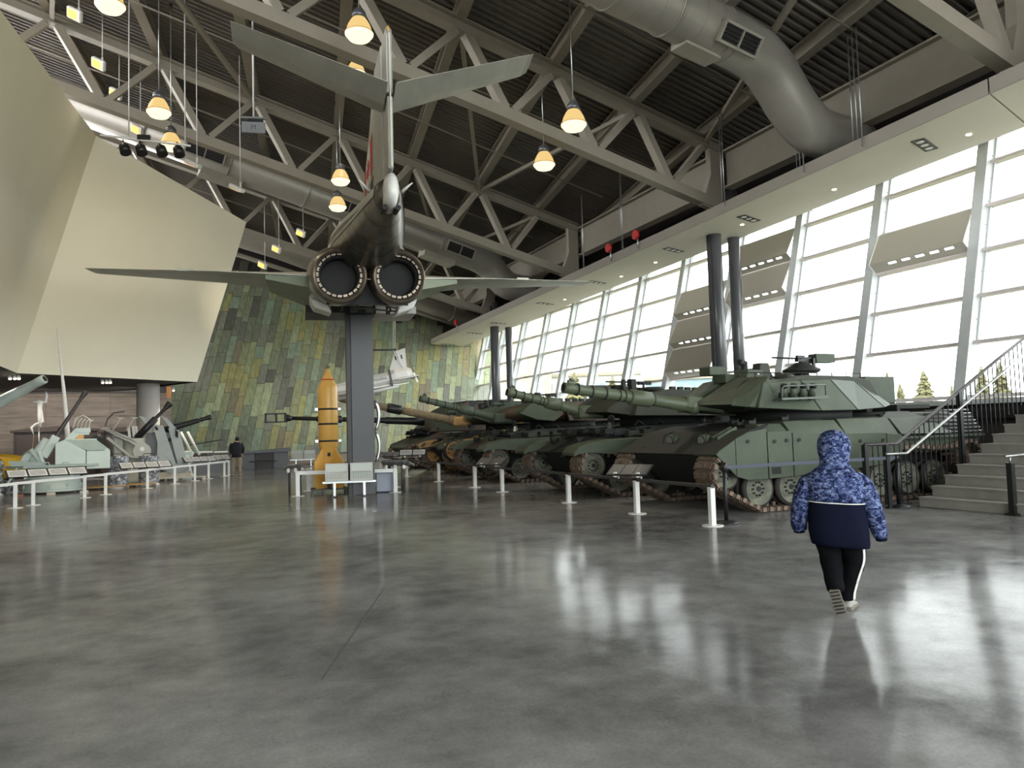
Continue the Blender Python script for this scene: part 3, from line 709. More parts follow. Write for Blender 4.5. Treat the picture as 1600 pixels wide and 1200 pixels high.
def tracks(t_, y, single, **kw):
    P_ = track_path(.158, **kw)
    if single:
        for (p, a) in P_:
            o = bpy.data.objects.new('track_link', LINK); COL.objects.link(o); o.parent = t_; o.location = (p[0], y, p[1]); o.rotation_euler = (0, -a, 0)
            # top run is hidden under the fender
    else:
        vs, fs = link_mb().v, link_mb().f; q = MB()
        for (p, a) in P_:
            M = Matrix.Translation((p[0], y, p[1])) @ Matrix.Rotation(-a, 4, 'Y'); q.add([M @ V(v_) for v_ in vs], fs)
        q.build('track_links', 'rust_track', t_, kind='stuff')
def barrel(t_, root, tip, mat, collar=True, r_=.078, wrap=False):
    root, tip = V(root), V(tip)
    if wrap:
        b_ = MB().lathe(root, tip, [(0, .2), (.08, .19), (.1, .15)]+[(.1+.34*i/24, .14+.012*(i % 2)) for i in range(25)]+[(.5, .13)], 18).build('gun_barrel', 'barrel_wrap', t_)
        MB().lathe(root.lerp(tip, .5), root.lerp(tip, .62), [(0, .14), (.06, .175), (.94, .175), (1, .14)], 20).build('fume_extractor', 'black_metal', b_)
        MB().lathe(root.lerp(tip, .62), tip, [(i/20, .125+.012*(i % 2)) for i in range(20)]+[(1, .11)], 18).build('barrel_sleeve', 'barrel_wrap', b_); return
    b_ = MB().lathe(root, tip, [(0, .17), (.04, .17), (.05, .135), (.2, .13), (.205, .12), (.34, .115), (.78, .1), (.94, .095), (.945, .102), (1, .102), (1, .06), (.97, .055)], 24).build('gun_barrel', mat, t_)
    MB().lathe(root.lerp(tip, .36), root.lerp(tip, .52), [(0, .12), (.03, .15), (.97, .15), (1, .12)], 24).build('fume_extractor', mat, b_)
    for f in (.2, .34, .56, .6, .7, .8, .9): MB().cyl(root.lerp(tip, f), root.lerp(tip, f+.008), .118, n=24).build('clamp_ring', 'tank_dark', b_)
    d = (tip-root).normalized()
    MB().cyl(tip-d*.09, tip-d*.0-d*-.002, .075, n=20).build('bore', 'deep_black', b_)
    MB().box(tip-d*.16+V((0, 0, .125)), (.12, .07, .07)).build('muzzle_reference', mat, b_)
    MB().cyl(tip-d*.2+V((0, -.03, .16)), tip-d*.12+V((0, -.03, .165)), .03, n=10).build('reference_lens', mat, b_)

def hull(t_, hm, far_low=True):
    # lower hull tub and upper deck
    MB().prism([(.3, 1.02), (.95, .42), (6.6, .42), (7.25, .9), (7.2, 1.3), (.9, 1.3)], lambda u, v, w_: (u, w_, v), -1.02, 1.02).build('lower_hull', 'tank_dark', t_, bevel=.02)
    MB().prism([(.25, 1.03), (.9, 1.12), (7.2, 1.12), (7.15, 1.5), (5.2, 1.66), (3.9, 1.66), (2.1, 1.62), (1.35, 1.5)], lambda u, v, w_: (u, w_, v), -1.1, 1.1).build('upper_hull', hm, t_, bevel=.02)
def shackle(mb, x, y, z):
    mb.tube([(x, y-.05, z), (x-.08, y-.05, z-.02), (x-.12, y, z-.03), (x-.08, y+.05, z-.02), (x, y+.05, z)], .022, 8)

def tank_main():
    t_ = thing('tank', 'nearest dark green main battle tank with bare steel-rimmed wheels and side skirts', 'tank', (8.3, 12.4, 0), 0, 'tanks parked in a row')
    hull(t_, 'tank_olive')
    for y in (-1.64,): tracks(t_, y, True)
    tracks(t_, 1.09, False)
    for i in range(7):
        put_wheel(t_, 1.22+.755*i, -1.56, .42, 'wheel_green', 1.08)
    for i in range(7): put_wheel(t_, 1.22+.755*i, 1.56, .42, 'wheel_green', 1.08, True)
    put_wheel(t_, .55, -1.5, .74, 'wheel_green', 1.02, nm='idler_wheel'); put_wheel(t_, .55, 1.5, .74, 'wheel_green', 1.02, True, nm='idler_wheel')
    for y in (-1.56, 1.25):
        q = MB()
        for k in range(11):
            a = 2*math.pi*k/11; q.box((6.75+.31*math.cos(a), y+.15, .74+.31*math.sin(a)), (.09, .3, .06), Matrix.Rotation(-a, 3, 'Y'))
        q.lathe((6.75, y, .74), (6.75, y+.3, .74), [(0, .1), (.1, .29), (.9, .29), (1, .1)], 24); q.build('sprocket', 'rust_track', t_)
    # glacis and nose: darker paint puts their shade into the colour
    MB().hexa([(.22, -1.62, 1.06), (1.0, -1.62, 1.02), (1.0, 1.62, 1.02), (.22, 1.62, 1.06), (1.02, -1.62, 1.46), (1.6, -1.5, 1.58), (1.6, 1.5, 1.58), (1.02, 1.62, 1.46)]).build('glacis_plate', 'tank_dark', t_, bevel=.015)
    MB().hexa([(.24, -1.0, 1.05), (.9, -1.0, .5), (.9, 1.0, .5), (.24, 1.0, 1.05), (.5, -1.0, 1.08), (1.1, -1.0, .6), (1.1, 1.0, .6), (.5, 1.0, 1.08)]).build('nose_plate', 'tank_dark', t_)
    MB().hexa([(.23, -1.62, 1.05), (.62, -1.62, .9), (.62, -1.04, .9), (.23, -1.04, 1.05), (.3, -1.62, 1.09), (.7, -1.62, 1.1), (.7, -1.04, 1.1), (.3, -1.04, 1.09)]).build('mudguard', 'tank_green', t_)
    MB().hexa([(.23, 1.04, 1.05), (.62, 1.04, .9), (.62, 1.62, .9), (.23, 1.62, 1.05), (.3, 1.04, 1.09), (.7, 1.04, 1.1), (.7, 1.62, 1.1), (.3, 1.62, 1.09)]).build('mudguard', 'tank_green', t_)
    # skirts: plates along the near side
    yS = -1.66
    for (xa, xb, pts) in [(0, 0, [(.2, 1.07), (.62, .68), (.62, 1.32), (.28, 1.14)]), (0, 0, [(.63, .67), (.88, .6), (1.33, .6), (1.33, 1.5), (.9, 1.44), (.63, 1.33)]), (0, 0, [(1.35, .6), (1.92, .62), (1.92, 1.44), (1.35, 1.44)]),
                          (0, 0, [(1.94, .62), (3.2, .67), (3.2, 1.36), (1.94, 1.4)]), (0, 0, [(3.22, .67), (4.3, .74), (4.3, 1.34), (3.22, 1.36)]), (0, 0, [(4.32, .74), (4.72, .92), (4.72, 1.3), (4.32, 1.33)])]:
        MB().prism(pts, lambda u, v, w_: (u, w_, v), yS-.04, yS).build('skirt_plate', 'tank_green', t_, bevel=.006)
    b_ = MB()
    for x, z in ((.9, 1.28), (1.5, 1.26), (1.78, 1.27), (2.08, 1.27), (3.05, 1.24), (3.6, 1.2), (4.2, 1.2)): b_.cyl((x, yS-.045, z), (x, yS-.06, z), .035, n=12)
    b_.build('skirt_bolts', 'tank_dark', t_, kind='stuff')
    MB().mm((1.42, yS-.046, .68), (1.62, yS-.035, .8)).build('skirt_step', 'deep_black', t_)
    # sloping sponson boxes above the skirts
    for (x0, x1, za, zb) in [(1.34, 1.95, 1.45, 1.58), (1.97, 3.3, 1.42, 1.62), (3.32, 4.72, 1.36, 1.64), (4.74, 6.2, 1.40, 1.62)]:
        MB().hexa([(x0, yS-.03, za-.1), (x1, yS-.03, za-.12), (x1, -1.1, za-.12), (x0, -1.1, za-.1), (x0+.02, yS+.26, zb), (x1-.02 if x1 < 6 else x1-.35, yS+.26, zb), (x1-.02, -1.1, zb), (x0+.02, -1.1, zb)]).build('sponson_box', 'tank_green', t_, bevel=.01)
    MB().prism([(4.74, 1.27), (7.2, 1.24), (7.28, .95), (6.9, .9), (4.74, .98)], lambda u, v, w_: (u, w_, v), -1.5, -1.1).build('rear_side', 'tank_green', t_, bevel=.01)
    MB().mm((4.7, -1.64, 1.2), (7.25, -1.1, 1.25)).build('rear_fender', 'tank_green', t_)
    MB().cyl((4.9, -1.55, 1.31), (6.3, -1.55, 1.31), .03, n=8).build('cleaning_rod', 'steel', t_)
    # louvred engine grille
    gr = MB().hexa([(5.9, -1.5, 1.26), (7.3, -1.5, 1.24), (7.3, -1.1, 1.24), (5.9, -1.1, 1.26), (6.0, -1.46, 1.36), (7.1, -1.46, 1.7), (7.1, -1.0, 1.7), (6.0, -1.0, 1.66)]).build('engine_grille', 'deep_black', t_)
    for k in range(7):
        z = 1.3+.075*k; MB().cyl((5.7+k*-.0, -1.52+.012*k, z), (7.34-.05*k, -1.52+.012*k, z), .022, n=8).build('grille_bar', 'rail_dark', gr)
    MB().mm((5.4, -1.0, 1.55), (7.1, 1.0, 1.74)).build('engine_deck', 'tank_green', t_, bevel=.03)
    MB().hexa([(4.6, -1.3, 1.6), (6.0, -1.3, 1.6), (6.0, 1.3, 1.6), (4.6, 1.3, 1.6), (5.2, -1.0, 1.76), (5.8, -1.0, 1.76), (5.8, 1.0, 1.76), (5.2, 1.0, 1.76)]).build('deck_ramp', 'tank_olive', t_)
    # headlights, tow eyes, brackets on the glacis
    for y in (-.75, .25):
        hl = MB().lathe((.62, y, 1.3), (.84, y, 1.34), [(0, .1), (.1, .115), (.7, .1), (1, .05)], 18).build('headlight', 'tank_green', t_)
        MB().cyl((.612, y, 1.298), (.60, y, 1.296), .082, n=18).build('headlight_lens', 'steel', hl)
        MB().tube([(.55, y-.15, 1.1), (.58, y-.18, 1.25), (.62, y-.17, 1.4), (.72, y, 1.47), (.62, y+.16, 1.4), (.58, y+.18, 1.25), (.55, y+.15, 1.1)], .012, 6).build('headlight_guard', 'tank_dark', hl)
    q = MB(); shackle(q, .45, -.35, 1.12); shackle(q, .45, .9, 1.12); q.box((.5, -.35, 1.12), (.14, .06, .12)); q.box((.5, .9, 1.12), (.14, .06, .12)); q.build('tow_shackles', 'tank_dark', t_)
    for k, y in enumerate((-1.12, -.98)):
        q = MB().hexa([(.72, y, 1.3), (1.15, y-.02, 1.48), (1.15, y+.03, 1.48), (.72, y+.05, 1.3), (.7, y, 1.36), (1.13, y-.02, 1.55), (1.13, y+.03, 1.55), (.7, y+.05, 1.36)]); q.build('bracket_arm', 'tank_green', t_)
    q = MB()
    for (x, y, z) in [(1.5, -1.1, 1.6), (1.6, -.5, 1.6), (1.4, -.9, 1.58), (1.9, .4, 1.64), (2.2, -1.2, 1.65), (5.0, -1.0, 1.66), (5.3, -.4, 1.78)]: q.box((x, y, z+.02), (.16, .12, .06)); q.cyl((x+.1, y, z), (x+.1, y, z+.09), .025, n=8)
    q.build('deck_fittings', 'tank_dark', t_, kind='stuff')
    # ---- turret
    tb = MB().cyl((3.6, 0, 1.6), (3.6, 0, 1.86), 1.15, n=40).build('turret_ring', 'tank_dark', t_)
    body = MB().prism([(1.75, 1.86), (5.15, 1.84), (4.75, 2.42), (4.2, 2.5), (3.0, 2.52), (2.0, 2.36)], lambda u, v, w_: (u, w_, v), -1.0, 1.0).build('turret_body', 'tank_olive', t_, bevel=.015)
    # near cheek armour modules
    def cheek(sgn):
        Y = lambda y: y*sgn
        MB().hexa([(1.55, Y(-1.28), 1.88), (2.95, Y(-1.42), 1.8), (2.95, Y(-.9), 1.8), (1.55, Y(-.9), 1.88), (1.85, Y(-1.1), 2.36), (2.75, Y(-1.12), 2.4), (2.75, Y(-.8), 2.46), (1.85, Y(-.8), 2.42)]).build('cheek_module', 'tank_green', t_, bevel=.012)
        MB().hexa([(2.97, Y(-1.42), 1.8), (3.9, Y(-1.42), 1.8), (3.9, Y(-.9), 1.8), (2.97, Y(-.9), 1.8), (2.77, Y(-1.12), 2.4), (3.55, Y(-1.1), 2.42), (3.55, Y(-.8), 2.5), (2.77, Y(-.8), 2.46)]).build('cheek_module', 'tank_green', t_, bevel=.012)
        MB().hexa([(3.92, Y(-1.42), 1.8), (4.7, Y(-1.36), 1.84), (4.7, Y(-.9), 1.84), (3.92, Y(-.9), 1.8), (3.57, Y(-1.1), 2.42), (4.3, Y(-1.0), 2.4), (4.3, Y(-.7), 2.46), (3.57, Y(-.8), 2.5)]).build('cheek_module', 'tank_panel', t_, bevel=.012)['label'] = 'paler grey green armour module'
        MB().hexa([(4.72, Y(-1.36), 1.84), (5.2, Y(-1.1), 1.9), (5.2, Y(-.6), 1.9), (4.72, Y(-.9), 1.84), (4.32, Y(-1.0), 2.4), (4.7, Y(-.8), 2.38), (4.7, Y(-.5), 2.42), (4.32, Y(-.7), 2.46)]).build('cheek_module', 'tank_green', t_, bevel=.012)
    cheek(1); cheek(-1)
    # mantlet wedge around the gun
    for sg in (-1, 1):
        MB().hexa([(1.0, sg*.16, 1.98), (1.2, sg*.95, 1.96), (2.1, sg*1.1, 1.84), (2.0, sg*.16, 1.82), (1.05, sg*.16, 2.06), (1.3, sg*.9, 2.06), (2.05, sg*.95, 2.5), (1.95, sg*.16, 2.52)]).build('mantlet_wedge', 'tank_green', t_, bevel=.012)
    MB().hexa([(1.45, -1.16, 1.9), (2.05, -1.3, 1.86), (2.05, -.9, 1.86), (1.2, -.92, 1.94), (1.5, -1.0, 2.12), (2.0, -1.08, 2.48), (2.0, -.85, 2.5), (1.28, -.88, 2.07)]).build('mantlet_side', 'tank_green', t_, bevel=.01)
    MB().box((1.75, -.62, 2.36), (.34, .08, .03), Matrix.Rotation(-.5, 3, 'Y')).build('sight_slot', 'deep_black', t_)
    MB().box((1.25, 0, 2.0), (.9, .3, .26), Matrix.Rotation(.13, 3, 'Y')).build('gun_cradle', 'tank_barrel', t_, bevel=.03)
    barrel(t_, (1.1, 0, 1.97), (-1.84, 0, 2.35), 'tank_barrel')
    # smoke launchers on the near cheek
    for i in range(4):
        x = 2.05+.24*i
        c = MB().cyl((x, -1.38+.01*i, 2.08), (x-.03, -1.45, 2.25), .06, n=14).build('smoke_launcher', 'tank_green', t_)
        MB().cyl((x-.03, -1.448, 2.245), (x-.04, -1.47, 2.3), .064, n=14).build('launcher_cap', 'deep_black', c)
        MB().box((x+.01, -1.36, 2.08), (.1, .1, .14)).build('launcher_base', 'tank_dark', c)
    q = MB().tube([(1.9, -1.3, 2.02), (1.92, -1.5, 2.04), (1.92, -1.52, 2.24), (1.98, -1.52, 2.27), (3.0, -1.5, 2.29), (3.02, -1.48, 2.1)], .016, 8)
    q.beam((1.9, -1.5, 2.03), (3.05, -1.48, 2.05), .05, .04); q.build('launcher_rail', 'tank_panel', t_)
    # roof fittings
    MB().mm((1.75, -.15, 2.42), (2.05, .25, 2.6)).build('sight_box', 'tank_green', t_, bevel=.015)
    MB().hexa([(1.95, -.5, 2.44), (2.4, -.5, 2.46), (2.4, -.1, 2.46), (1.95, -.1, 2.44), (2.02, -.5, 2.66), (2.4, -.5, 2.66), (2.4, -.1, 2.66), (2.02, -.1, 2.68)]).build('sight_housing', 'tank_green', t_, bevel=.012)
    MB().mm((1.6, .15, 2.6), (2.0, .5, 2.78)).build('sight_hood', 'tank_green', t_, bevel=.015)
    MB().mm((2.25, -.508, 2.56), (2.3, -.503, 2.6)).build('sight_window', 'white', t_)
    MB().cyl((2.45, .1, 2.5), (2.45, .1, 2.88), .07, n=14).build('periscope', 'tank_dark', t_); MB().cyl((2.45, .1, 2.85), (2.28, .06, 2.86), .06, n=12).build('periscope_head', 'tank_dark', t_)
    MB().prism([(2.65, 2.5), (3.0, 2.5), (2.92, 2.84), (2.7, 2.84)], lambda u, v, w_: (u, w_, v), -.1, .14).build('periscope_guard', 'tank_olive', t_, bevel=.01)
    hb = MB().cyl((3.6, .35, 2.5), (3.6, .35, 2.58), .38, n=28)
    for k in range(8):
        a = k*math.pi/4; hb.box((3.6+.33*math.cos(a), .35+.33*math.sin(a), 2.61), (.12, .12, .08), Matrix.Rotation(a, 3, 'Z'))
    hb.build('commander_hatch', 'tank_dark', t_)
    MB().ell((2.95, -.5, 2.5), (.2, .2, .09)).build('vent_dome', 'tank_olive', t_)
    q = MB()
    for k in range(9): q.cyl((1.6+.4*k, -.72, 2.48), (1.6+.4*k, -.72, 2.58), .012, n=6)
    q.cyl((1.6, -.72, 2.58), (4.8, -.72, 2.58), .01, n=6)
    for k in range(7): q.box((2.4+.42*k, .7-.2*(k % 3), 2.55), (.16, .12, .12))
    q.build('roof_rails', 'tank_dark', t_)
    # roof machine gun on its ring
    mg = MB().cyl((3.95, 0, 2.5), (3.95, 0, 2.62), .12, n=16)
    mg.lathe((3.9, 0, 2.62), (3.9, 0, 2.86), [(0, .1), (.1, .36), (.35, .4), (.55, .3), (1, .12)], 22)
    mg.build('gun_ring', 'tank_dark', t_)
    q = MB(); q.box((4.0, .0, 2.93), (.46, .1, .1)); q.box((4.15, -.1, 2.84), (.06, .05, .22)); q.box((4.0, .12, 2.85), (.06, .05, .24)); q.cyl((3.85, 0, 2.95), (3.1, 0, 2.96), .02, n=8); q.cyl((4.2, -.05, 2.82), (4.2, -.05, 2.98), .03, n=8); q.box((3.8, -.08, 2.98), (.2, .06, .06)); q.build('roof_machine_gun', 'black_metal', t_)
    MB().mm((4.22, -.12, 2.86), (4.75, .12, 3.05)).build('ammunition_box', 'tank_green', t_)
    # bustle bins and rear stowage
    MB().mm((5.35, -.35, 1.95), (6.25, 1.0, 2.54)).build('stowage_bin', 'tank_green', t_, bevel=.02)
    MB().mm((6.26, -.2, 1.95), (6.4, .9, 2.3)).build('stowage_lid', 'tank_dark', t_)
    MB().cyl((4.95, -.75, 2.0), (4.8, -.7, 2.44), .045, n=10).build('antenna_base', 'tank_green', t_)
    q = MB().mm((5.6, -.9, 1.82), (6.6, -.3, 1.9)); q.mm((5.6, -.9, 1.74), (5.7, -.3, 1.82)); q.build('tool_tray', 'tank_dark', t_)
    return t_
tank_main()

def tank_plain(X0, Yc, label, hm, tm, bm_, muz, style, lk=True, skirt=None, wk='wheel_green', L=0):
    t_ = thing('tank', label, 'tank', (X0, Yc, 0), 0, 'tanks parked in a row')
    hull(t_, hm)
    tracks(t_, -1.62, False); tracks(t_, 1.07, False)
    for i in range(7):
        put_wheel(t_, 1.22+.755*i, -1.54, .42, wk, 1.08)
    for i in range(3): put_wheel(t_, 1.22+.755*i, 1.05, .42, wk, 1.08)
    put_wheel(t_, .55, -1.5, .74, wk, 1.05, nm='idler_wheel'); put_wheel(t_, .55, 1.1, .74, wk, 1.05, nm='idler_wheel')
    # rounded mudguards
    for y in (-1.66, 1.04):
        r_ = []
        for (x, z, dz) in [(-.02, 1.02, .05), (.1, 1.14, .12), (.4, 1.24, .2), (.9, 1.3, .3), (1.6, 1.32, .36), (2.6, 1.32, .34), (7.1, 1.3, .3)]:
            r_.append([V((x, y, z-dz)), V((x, y, z)), V((x, y+.05, z+.03)), V((x, y+.6, z+.03)), V((x, y+.6, z-.03)), V((x, y+.06, z-.03)), V((x, y+.03, z-dz))])
        MB().loft(r_, smooth=False).build('mudguard', skirt or hm, t_)
    for k in range(5):
        MB().prism([(1.5+k*1.1, 1.28), (2.58+k*1.1, 1.28), (2.58+k*1.1, .82-.02*(k % 2)), (1.5+k*1.1, .84)], lambda u, v, w_: (u, w_, v), -1.68, -1.655).build('skirt_plate', skirt or hm, t_)
    q = MB()
    for (x, y) in [(.75, -.7), (.75, .6)]:
        q.lathe((x-.2, y, 1.3), (x, y, 1.34), [(0, .09), (.1, .1), (1, .05)], 14)
    shackle(q, .3, -.6, .95); shackle(q, .3, .6, .95); q.box((.33, -.6, .95), (.14, .07, .14)); q.box((.33, .6, .95), (.14, .07, .14)); q.build('bow_fittings', 'tank_dark', t_, kind='stuff')
    q = MB()
    rr_ = random.Random(int(Yc*10))
    for k in range(46): q.box((.9+rr_.random()*1.5, rr_.uniform(-1.5, 1.5), 1.42+rr_.random()*.14), (rr_.uniform(.08, .34), rr_.uniform(.06, .3), rr_.uniform(.05, .14)))
    for k in range(5): q.beam((1.0+.05*k, -1.4, 1.42+.01*k), (1.3, 1.2, 1.5+.02*k), .03, .03)
    q.build('stowed_gear', 'tank_dark', t_, kind='stuff')
    q = MB()
    for k in range(16): q.cyl((1.3+rr_.random()*4.5, -1.5+.12*rr_.random(), 1.40), (1.7+rr_.random()*4.5, -1.5+.1*rr_.random(), 1.42), .02, n=6)
    for k in range(12): q.box((1.7+.42*k, -1.35, 1.44), (.3, .22, .12+.1*rr_.random()))
    for k in range(6): q.tube([(2+.6*k, -1.0, 1.62), (2.1+.6*k, -1.05, 1.74), (2.3+.6*k, -1.02, 1.62)], .02, 6)
    q.build('side_stowage', 'tank_olive', t_, kind='stuff')
    MB().tube([(1.2, -1.35, 1.45), (1.2, -1.35, 1.75), (1.15, -1.35, 1.78)], .012, 6).build('mirror_stalk', 'tank_dark', t_)
    MB().ell((1.15, -1.35, 1.8), (.03, .16, .09)).build('mirror', 'tank_dark', t_)
    MB().prism([(1.3, 1.5), (1.45, 1.5), (1.42, 1.72), (1.33, 1.72)], lambda u, v, w_: (u, w_, v), -.9, -.86).build('lifting_eye', 'light_plate' if style == 'cast' else 'tank_green', t_)
    MB().cyl((3.5, 0, 1.6), (3.5, 0, 1.85), 1.1, n=36).build('turret_ring', 'tank_dark', t_)
    if style == 'wedge':
        MB().prism([(1.9, 1.86), (5.2, 1.84), (4.9, 2.4), (3.0, 2.5), (2.1, 2.36)], lambda u, v, w_: (u, w_, v), -1.15, 1.15).build('turret_body', tm, t_, bevel=.02)
        for sg in (-1, 1):
            MB().hexa([(1.05, sg*.16, 1.98), (1.25, sg*1.0, 1.96), (2.1, sg*1.2, 1.84), (2.0, sg*.16, 1.82), (1.1, sg*.16, 2.06), (1.35, sg*.95, 2.08), (2.05, sg*1.0, 2.48), (1.95, sg*.16, 2.5)]).build('mantlet_wedge', tm, t_, bevel=.012)
            MB().hexa([(1.8, sg*1.36, 1.86), (5.0, sg*1.5, 1.8), (5.0, sg*1.0, 1.8), (1.8, sg*1.0, 1.86), (2.1, sg*1.12, 2.34), (4.7, sg*1.12, 2.38), (4.7, sg*.9, 2.44), (2.1, sg*.9, 2.4)]).build('cheek_module', tm, t_, bevel=.012)
        MB().mm((1.25, -.15, 2.46), (1.9, .3, 2.66)).build('sight_box', tm, t_, bevel=.015)
    else:
        rings = []
        for (x, hw, zb, zt) in [(1.3, .35, 1.98, 2.2), (1.6, .75, 1.9, 2.36), (2.2, 1.15, 1.84, 2.48), (3.0, 1.3, 1.82, 2.52), (4.2, 1.2, 1.84, 2.5), (5.0, .85, 1.92, 2.42), (5.5, .5, 2.0, 2.3)]:
            ring = []
            for k in range(20):
                a = 2*math.pi*k/20; c_, s_ = math.cos(a), math.sin(a)
                ring.append(V((x, hw*abs(c_)**.75*(1 if c_ > 0 else -1), (zb+zt)/2+(zt-zb)/2*abs(s_)**.8*(1 if s_ > 0 else -1))))
            rings.append(ring)
        MB().loft(rings).build('turret_body', tm, t_)
        # leaf shaped side armour shells
        for sg in (-1, 1):
            MB().prism([(1.35, 2.1), (1.7, 2.4), (2.2, 2.52), (2.75, 2.3), (2.85, 2.05), (2.5, 1.84), (1.9, 1.9)], lambda u, v, w_: (u, sg*(1.34+w_-.12*abs(u-2.4)), v), 0, .08).build('armour_shell', tm, t_, bevel=.02)
            MB().prism([(2.9, 2.45), (4.4, 2.42), (5.1, 1.95), (4.9, 1.82), (3.0, 1.84), (2.92, 2.1)], lambda u, v, w_: (u, sg*(1.38+w_), v), 0, .07).build('armour_shell', tm, t_, bevel=.02)
    q = MB(); q.cyl((3.3, .3, 2.48), (3.3, .3, 2.62), .36, n=24); q.cyl((2.9, -.5, 2.48), (2.9, -.5, 2.58), .3, n=20); q.box((2.3, .2, 2.58), (.3, .24, .2)); q.cyl((2.3, -.1, 2.45), (2.3, -.1, 2.8), .06, n=10); q.box((2.55, -.1, 2.66), (.14, .2, .3))
    for k in range(10): q.box((1.9+.35*k, -.8+.16*(k % 4), 2.53), (.14, .1, .1))
    q.cyl((3.3, .6, 2.78), (2.2, .6, 2.8), .02, n=8); q.box((3.4, .6, 2.76), (.4, .08, .1)); q.box((3.3, .5, 2.68), (.05, .05, .2)); q.build('roof_fittings', 'tank_dark', t_, kind='stuff')
    MB().mm((5.0, -.9, 1.95), (5.9, .9, 2.4)).build('stowage_bin', tm, t_, bevel=.03)
    root = (1.25, 0, 1.98)
    MB().box((1.3, 0, 1.99), (.7, .5, .34)).build('gun_cradle', bm_, t_, bevel=.06)
    barrel(t_, root, (muz[0]-X0, 0, muz[1]), bm_, wrap=(style == 'wrap'))
    return t_
t2 = tank_plain(8.1, 16.75, 'second dark green tank from the camera, long barrel reaching left above the rail', 'tank_dark', 'tank_olive', 'tank_barrel', (7.2, 2.52), 'wedge', skirt='tank_green')
t3 = tank_plain(8.3, 22.8, 'third tank in the row, brown and green camouflage on its rounded turret', 'camo_nato_dark', 'camo_nato', 'tank_green', (6.85, 2.66), 'cast', skirt='tank_green')
pn = MB().hexa([(4.2, -1.48, 2.12), (5.3, -1.5, 2.1), (5.3, -1.47, 2.1), (4.2, -1.45, 2.12), (3.8, -1.38, 2.42), (5.0, -1.4, 2.4), (5.0, -1.37, 2.4), (3.8, -1.35, 2.42)]).build('marking_panel', 'light_plate', t3)
text('marking', 'CC3', .22, 'black_metal', pn, (4.75, -1.46, 2.25), (math.radians(75), .5, 0))
t4 = tank_plain(8.6, 27.6, 'fourth tank, tan wheels and cloth-wrapped barrel, tan and green camouflage', 'camo_tan', 'camo_tan', 'canvas_tan', (5.3, 2.92), 'wrap', wk='wheel_tan', skirt='camo_tan')
put_wheel(t4, .42, -1.74, .93, 'wheel_tan', 1.2, nm='idler_wheel')
# ---- self propelled howitzer at the far end
h = thing('howitzer', 'self-propelled howitzer at the far end, black barrel with slotted muzzle brake', 'howitzer', (8.6, 32.8, 0))
MB().prism([(.2, .95), (.9, .45), (6, .45), (6.2, 1.5), (1.6, 1.6), (.25, 1.1)], lambda u, v, w_: (u, w_, v), -1.5, 1.5).build('hull', 'camo_nato', h, bevel=.03)
MB().prism([(1.2, 1.6), (6.0, 1.6), (5.9, 2.9), (3.0, 2.95), (2.0, 2.5)], lambda u, v, w_: (u, w_, v), -1.4, 1.4).build('turret', 'camo_nato', h, bevel=.05)
tracks(h, -1.6, False, x1=5.2, rx=5.8); tracks(h, 1.05, False, x1=5.2, rx=5.8)
for i in range(6): put_wheel(h, 1.1+.8*i, -1.52, .4, 'wheel_green')
bb = MB().lathe((1.4, 0, 2.1), (-4.3, 0, 2.36), [(0, .2), (.1, .16), (.3, .15), (.31, .12), (.78, .085), (1, .08)], 18).build('gun_barrel', 'black_metal', h)
MB().lathe((-2.2, 0, 2.265), (-3.3, 0, 2.315), [(0, .1), (.05, .16), (.9, .15), (1, .1)], 18).build('fume_extractor', 'black_metal', bb)
q = MB().lathe((-4.3, 0, 2.36), (-4.55, 0, 2.37), [(0, .1), (1, .17)], 16)
for zz in (-1, 1): q.box((-4.95, 0, 2.385+zz*.17), (.85, .3, .05))
for xx in (-4.56, -4.92, -5.34): q.box((xx, 0, 2.385), (.06, .3, .38))
q.build('muzzle_brake', 'black_metal', bb)
q = MB()
for k in range(6): q.cyl((2.1+.12*k, -1.45, 2.2), (2.0+.12*k, -1.6, 2.42), .05, n=10)
q.build('smoke_launchers', 'tank_dark', h)
nt_ = MB(); rr_ = random.Random(5)
for k in range(60): nt_.box((rr_.uniform(.9, 1.9), rr_.uniform(-1.4, 1.2), rr_.uniform(1.4, 1.75)), (rr_.uniform(.1, .4), rr_.uniform(.1, .4), rr_.uniform(.03, .12)), Matrix.Rotation(rr_.random()*3, 3, 'Z'))
nt_.build('stowed_net', 'net_black', h, kind='stuff')

# ================================================================ JET on its post (local x = right wing, y = nose direction)
jet = thing('jet_aircraft', 'silver twin-jet fighter seen from behind, mounted high on a grey post', 'aircraft', (4.45, 20.5, 5.02), -math.radians(8))
_o = Matrix.Rotation(-math.radians(8), 3, 'Z').inverted()
JS = (_o @ V((3.2-4.45, 12-20.5, 0)))   # tail tip in jet coordinates
def J(x, s, z): return V((x+JS.x, s+JS.y, z-5.02))
def jring(s, pts):
    full = [(x, z) for x, z in pts]+[(-x, z) for x, z in reversed(pts) if x > 1e-6]
    return [J(x, s, z) for x, z in full]
# main body sections
def body_sec(s):
    f = min(1, max(0, (s-4.6)/3.4)); top = 6.45+.4*f; bot = 4.5+.55*f
    if s > 14: g_ = (s-14)/5.5; sc_ = (1-g_**1.6); cz = 5.75+.0*g_
    else: sc_ = 1; cz = 5.75
    P_ = [(0, top), (.35, top-.08), (.62, top-.36), (.9, top-.8), (1.14, 5.2+.25*f), (1.12, 4.8+.35*f), (.85, bot+.03), (0, bot)]
    cz += 0
    lift = .12*max(0, s-8)
    return [(x*sc_*(1 if s < 10 else max(.72, 1-(s-10)*.06)), cz+(z-cz)*sc_+lift) for x, z in P_]
rings = [jring(s, body_sec(s)) for s in (4.75, 5.5, 6.5, 8, 10, 12, 14, 15.5, 17, 18.2, 19, 19.45)]
fus = MB().loft(rings).build('fuselage', 'jet_skin', jet)
